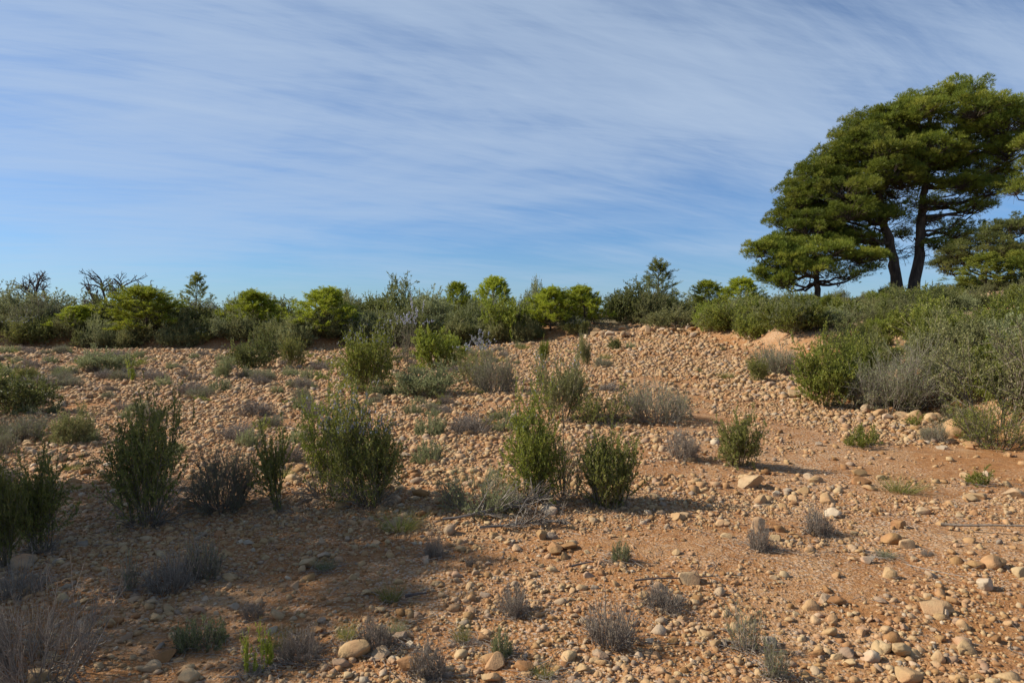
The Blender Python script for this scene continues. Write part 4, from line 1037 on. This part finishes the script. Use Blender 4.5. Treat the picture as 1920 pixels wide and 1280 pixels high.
big_pine('pine_tree', 34.0, 1996, [(1996, 560), (1994, 480), (1992, 400), (1990, 320), (1988, 250)], padsE, 65,
         'pine mostly beyond the right edge with branch tips reaching into the photo', 0.25, extra=3)

# pine standing left of the camera, out of the picture, that throws the shade on the lower left gravel
def shade_pine(x, y, h, seed, label, pads):
    z = float(zt(x, y))
    D = 40.0; s = D / FPX
    # reuse the layout helper in its own frame, then move the tree to its place
    bx, by, bz = at_depth(960, D)
    e = big_pine('pine_tree', D, 960, [(960, 600 - (bz - 1.6) / s), (955, 600 - (bz - 1.6 + h * .35) / s), (965, 600 - (bz - 1.6 + h * .7) / s), (960, 600 - (bz - 1.6 + h * .95) / s)],
                 [(960 + a / s, 600 - (bz - 1.6 + c) / s, r / s, rz / s, b) for (a, b, c, r, rz) in pads], seed, label, 0.22, tuft=0.42, extra=6)
    e.location = (x, y, z)
SUN_EL, SUN_TO = 35.0, Vector((1.0, -0.13))      # elevation, and where the light travels on the ground
shade_pine(-9.2, 5.85, 5.8, 71, 'pine beyond the left edge whose shade falls on the lower left gravel',
           [(0, 0, 5.7, .9, .5), (-1.0, .3, 5.0, .9, .45), (.8, -.9, 4.9, .9, .45), (.3, .9, 4.7, .9, .4), (0, -1.7, 4.4, .9, .45), (1.2, -.1, 4.0, 1.0, .45), (.4, -2.5, 3.6, .9, .4),
            (-.6, 1.3, 3.8, .9, .4), (1.4, -1.4, 3.3, .8, .4), (.9, 1.2, 2.9, .9, .4), (1.3, -.3, 2.6, .9, .4), (.6, -1.8, 2.0, .8, .35)])

# ------------------------------------------------------------------ light and sky
sun = bpy.data.lights.new('sun', 'SUN'); sun.energy = 5.0; sun.angle = R(0.53); sun.color = (1.0, 0.95, 0.85)
so = bpy.data.objects.new('sun', sun); COL.objects.link(so)
h2 = SUN_TO.normalized() * math.cos(R(SUN_EL))
so.rotation_euler = Vector((h2.x, h2.y, -math.sin(R(SUN_EL)))).to_track_quat('-Z', 'Y').to_euler()
w = bpy.data.worlds.new('World'); S.world = w; w.use_nodes = True
nt = w.node_tree; nt.nodes.clear()
out = N(nt, 'ShaderNodeOutputWorld'); bg = N(nt, 'ShaderNodeBackground', Strength=0.09)
sky = N(nt, 'ShaderNodeTexSky'); sky.sky_type = 'NISHITA'; sky.sun_disc = False
sky.sun_elevation = R(SUN_EL)
sx, sy = -SUN_TO.x, -SUN_TO.y
sky.sun_rotation = math.atan2(sx, sy); sky.altitude = 600; sky.air_density = 1.0; sky.dust_density = 0.3; sky.ozone_density = 2.0
tc = N(nt, 'ShaderNodeTexCoord')
sep = N(nt, 'ShaderNodeSeparateXYZ'); nt.links.new(tc.outputs['Generated'], sep.inputs[0])
zc = mathn(nt, 'MAXIMUM', sep.outputs[2], 0.0)
den = mathn(nt, 'ADD', zc, 0.16)
cx = mathn(nt, 'DIVIDE', sep.outputs[0], den); cy = mathn(nt, 'DIVIDE', sep.outputs[1], den)
comb = N(nt, 'ShaderNodeCombineXYZ'); nt.links.new(cx, comb.inputs[0]); nt.links.new(cy, comb.inputs[1])
def cloud(scale, rot, sc, detail, dist, ro=0.6):
    mp = N(nt, 'ShaderNodeMapping'); mp.inputs['Rotation'].default_value = (0, 0, R(rot)); mp.vector_type = 'TEXTURE'; mp.inputs['Scale'].default_value = tuple(1 / q for q in sc); mp.inputs['Location'].default_value = (rot * .13, 2.7, 0)
    nt.links.new(comb.outputs[0], mp.inputs[0])
    n = N(nt, 'ShaderNodeTexNoise', Scale=scale, Detail=detail, Roughness=ro, Distortion=dist); nt.links.new(mp.outputs[0], n.inputs[0])
    return n.outputs[0]
c1 = cloud(0.42, 20, (0.8, 1.1, 1), 5.0, 0.9)
c2 = cloud(1.2, 24, (0.40, 1.5, 1), 14.0, 1.0, 0.64)
c3 = cloud(2.2, 34, (0.26, 1.7, 1), 14.0, 1.6, 0.70)
c4 = cloud(3.4, 8, (0.22, 1.8, 1), 12.0, 1.4, 0.72)
cm = mathn(nt, 'ADD', mathn(nt, 'MULTIPLY', c1, 0.72), mathn(nt, 'ADD', mathn(nt, 'MULTIPLY', c2, 0.38), mathn(nt, 'ADD', mathn(nt, 'MULTIPLY', c3, 0.24), mathn(nt, 'MULTIPLY', c4, 0.15))))
cr = ramp(nt, [(0.63, (0.03,) * 3), (0.72, (0.33,) * 3), (0.81, (0.66,) * 3), (0.94, (0.92,) * 3)], cm)
lowfade = ramp(nt, [(0.0, (0.25,) * 3), (0.10, (0.7,) * 3), (0.25, (1,) * 3)], zc)
cf = mathn(nt, 'MULTIPLY', cr.outputs[0], lowfade.outputs[0])
cf = mathn(nt, 'MULTIPLY', cf, 0.85)
el = ramp(nt, [(0.0, (0.44, 0.66, 0.96)), (0.12, (0.50, 0.72, 1.02)), (0.40, (0.78, 0.90, 1.05))], zc)
tintn = mixc(nt, 1.0, sky.outputs[0], el.outputs[0], 'MULTIPLY')
skyc = mixc(nt, cf, tintn, (4.3, 5.3, 6.7))
nt.links.new(skyc, bg.inputs[0]); nt.links.new(bg.outputs[0], out.inputs[0])

cam = bpy.data.cameras.new('camera'); cam.lens = FPX / 1920 * 36; cam.sensor_width = 36; cam.clip_end = 3000; cam.clip_start = 0.05
co = bpy.data.objects.new('camera', cam); COL.objects.link(co)
co.location = CAM; co.rotation_euler = (R(90) - PITCH, 0, 0)
S.camera = co
S.view_settings.view_transform = 'Standard'; S.view_settings.look = 'None'; S.view_settings.gamma = 1; S.view_settings.exposure = 0.38
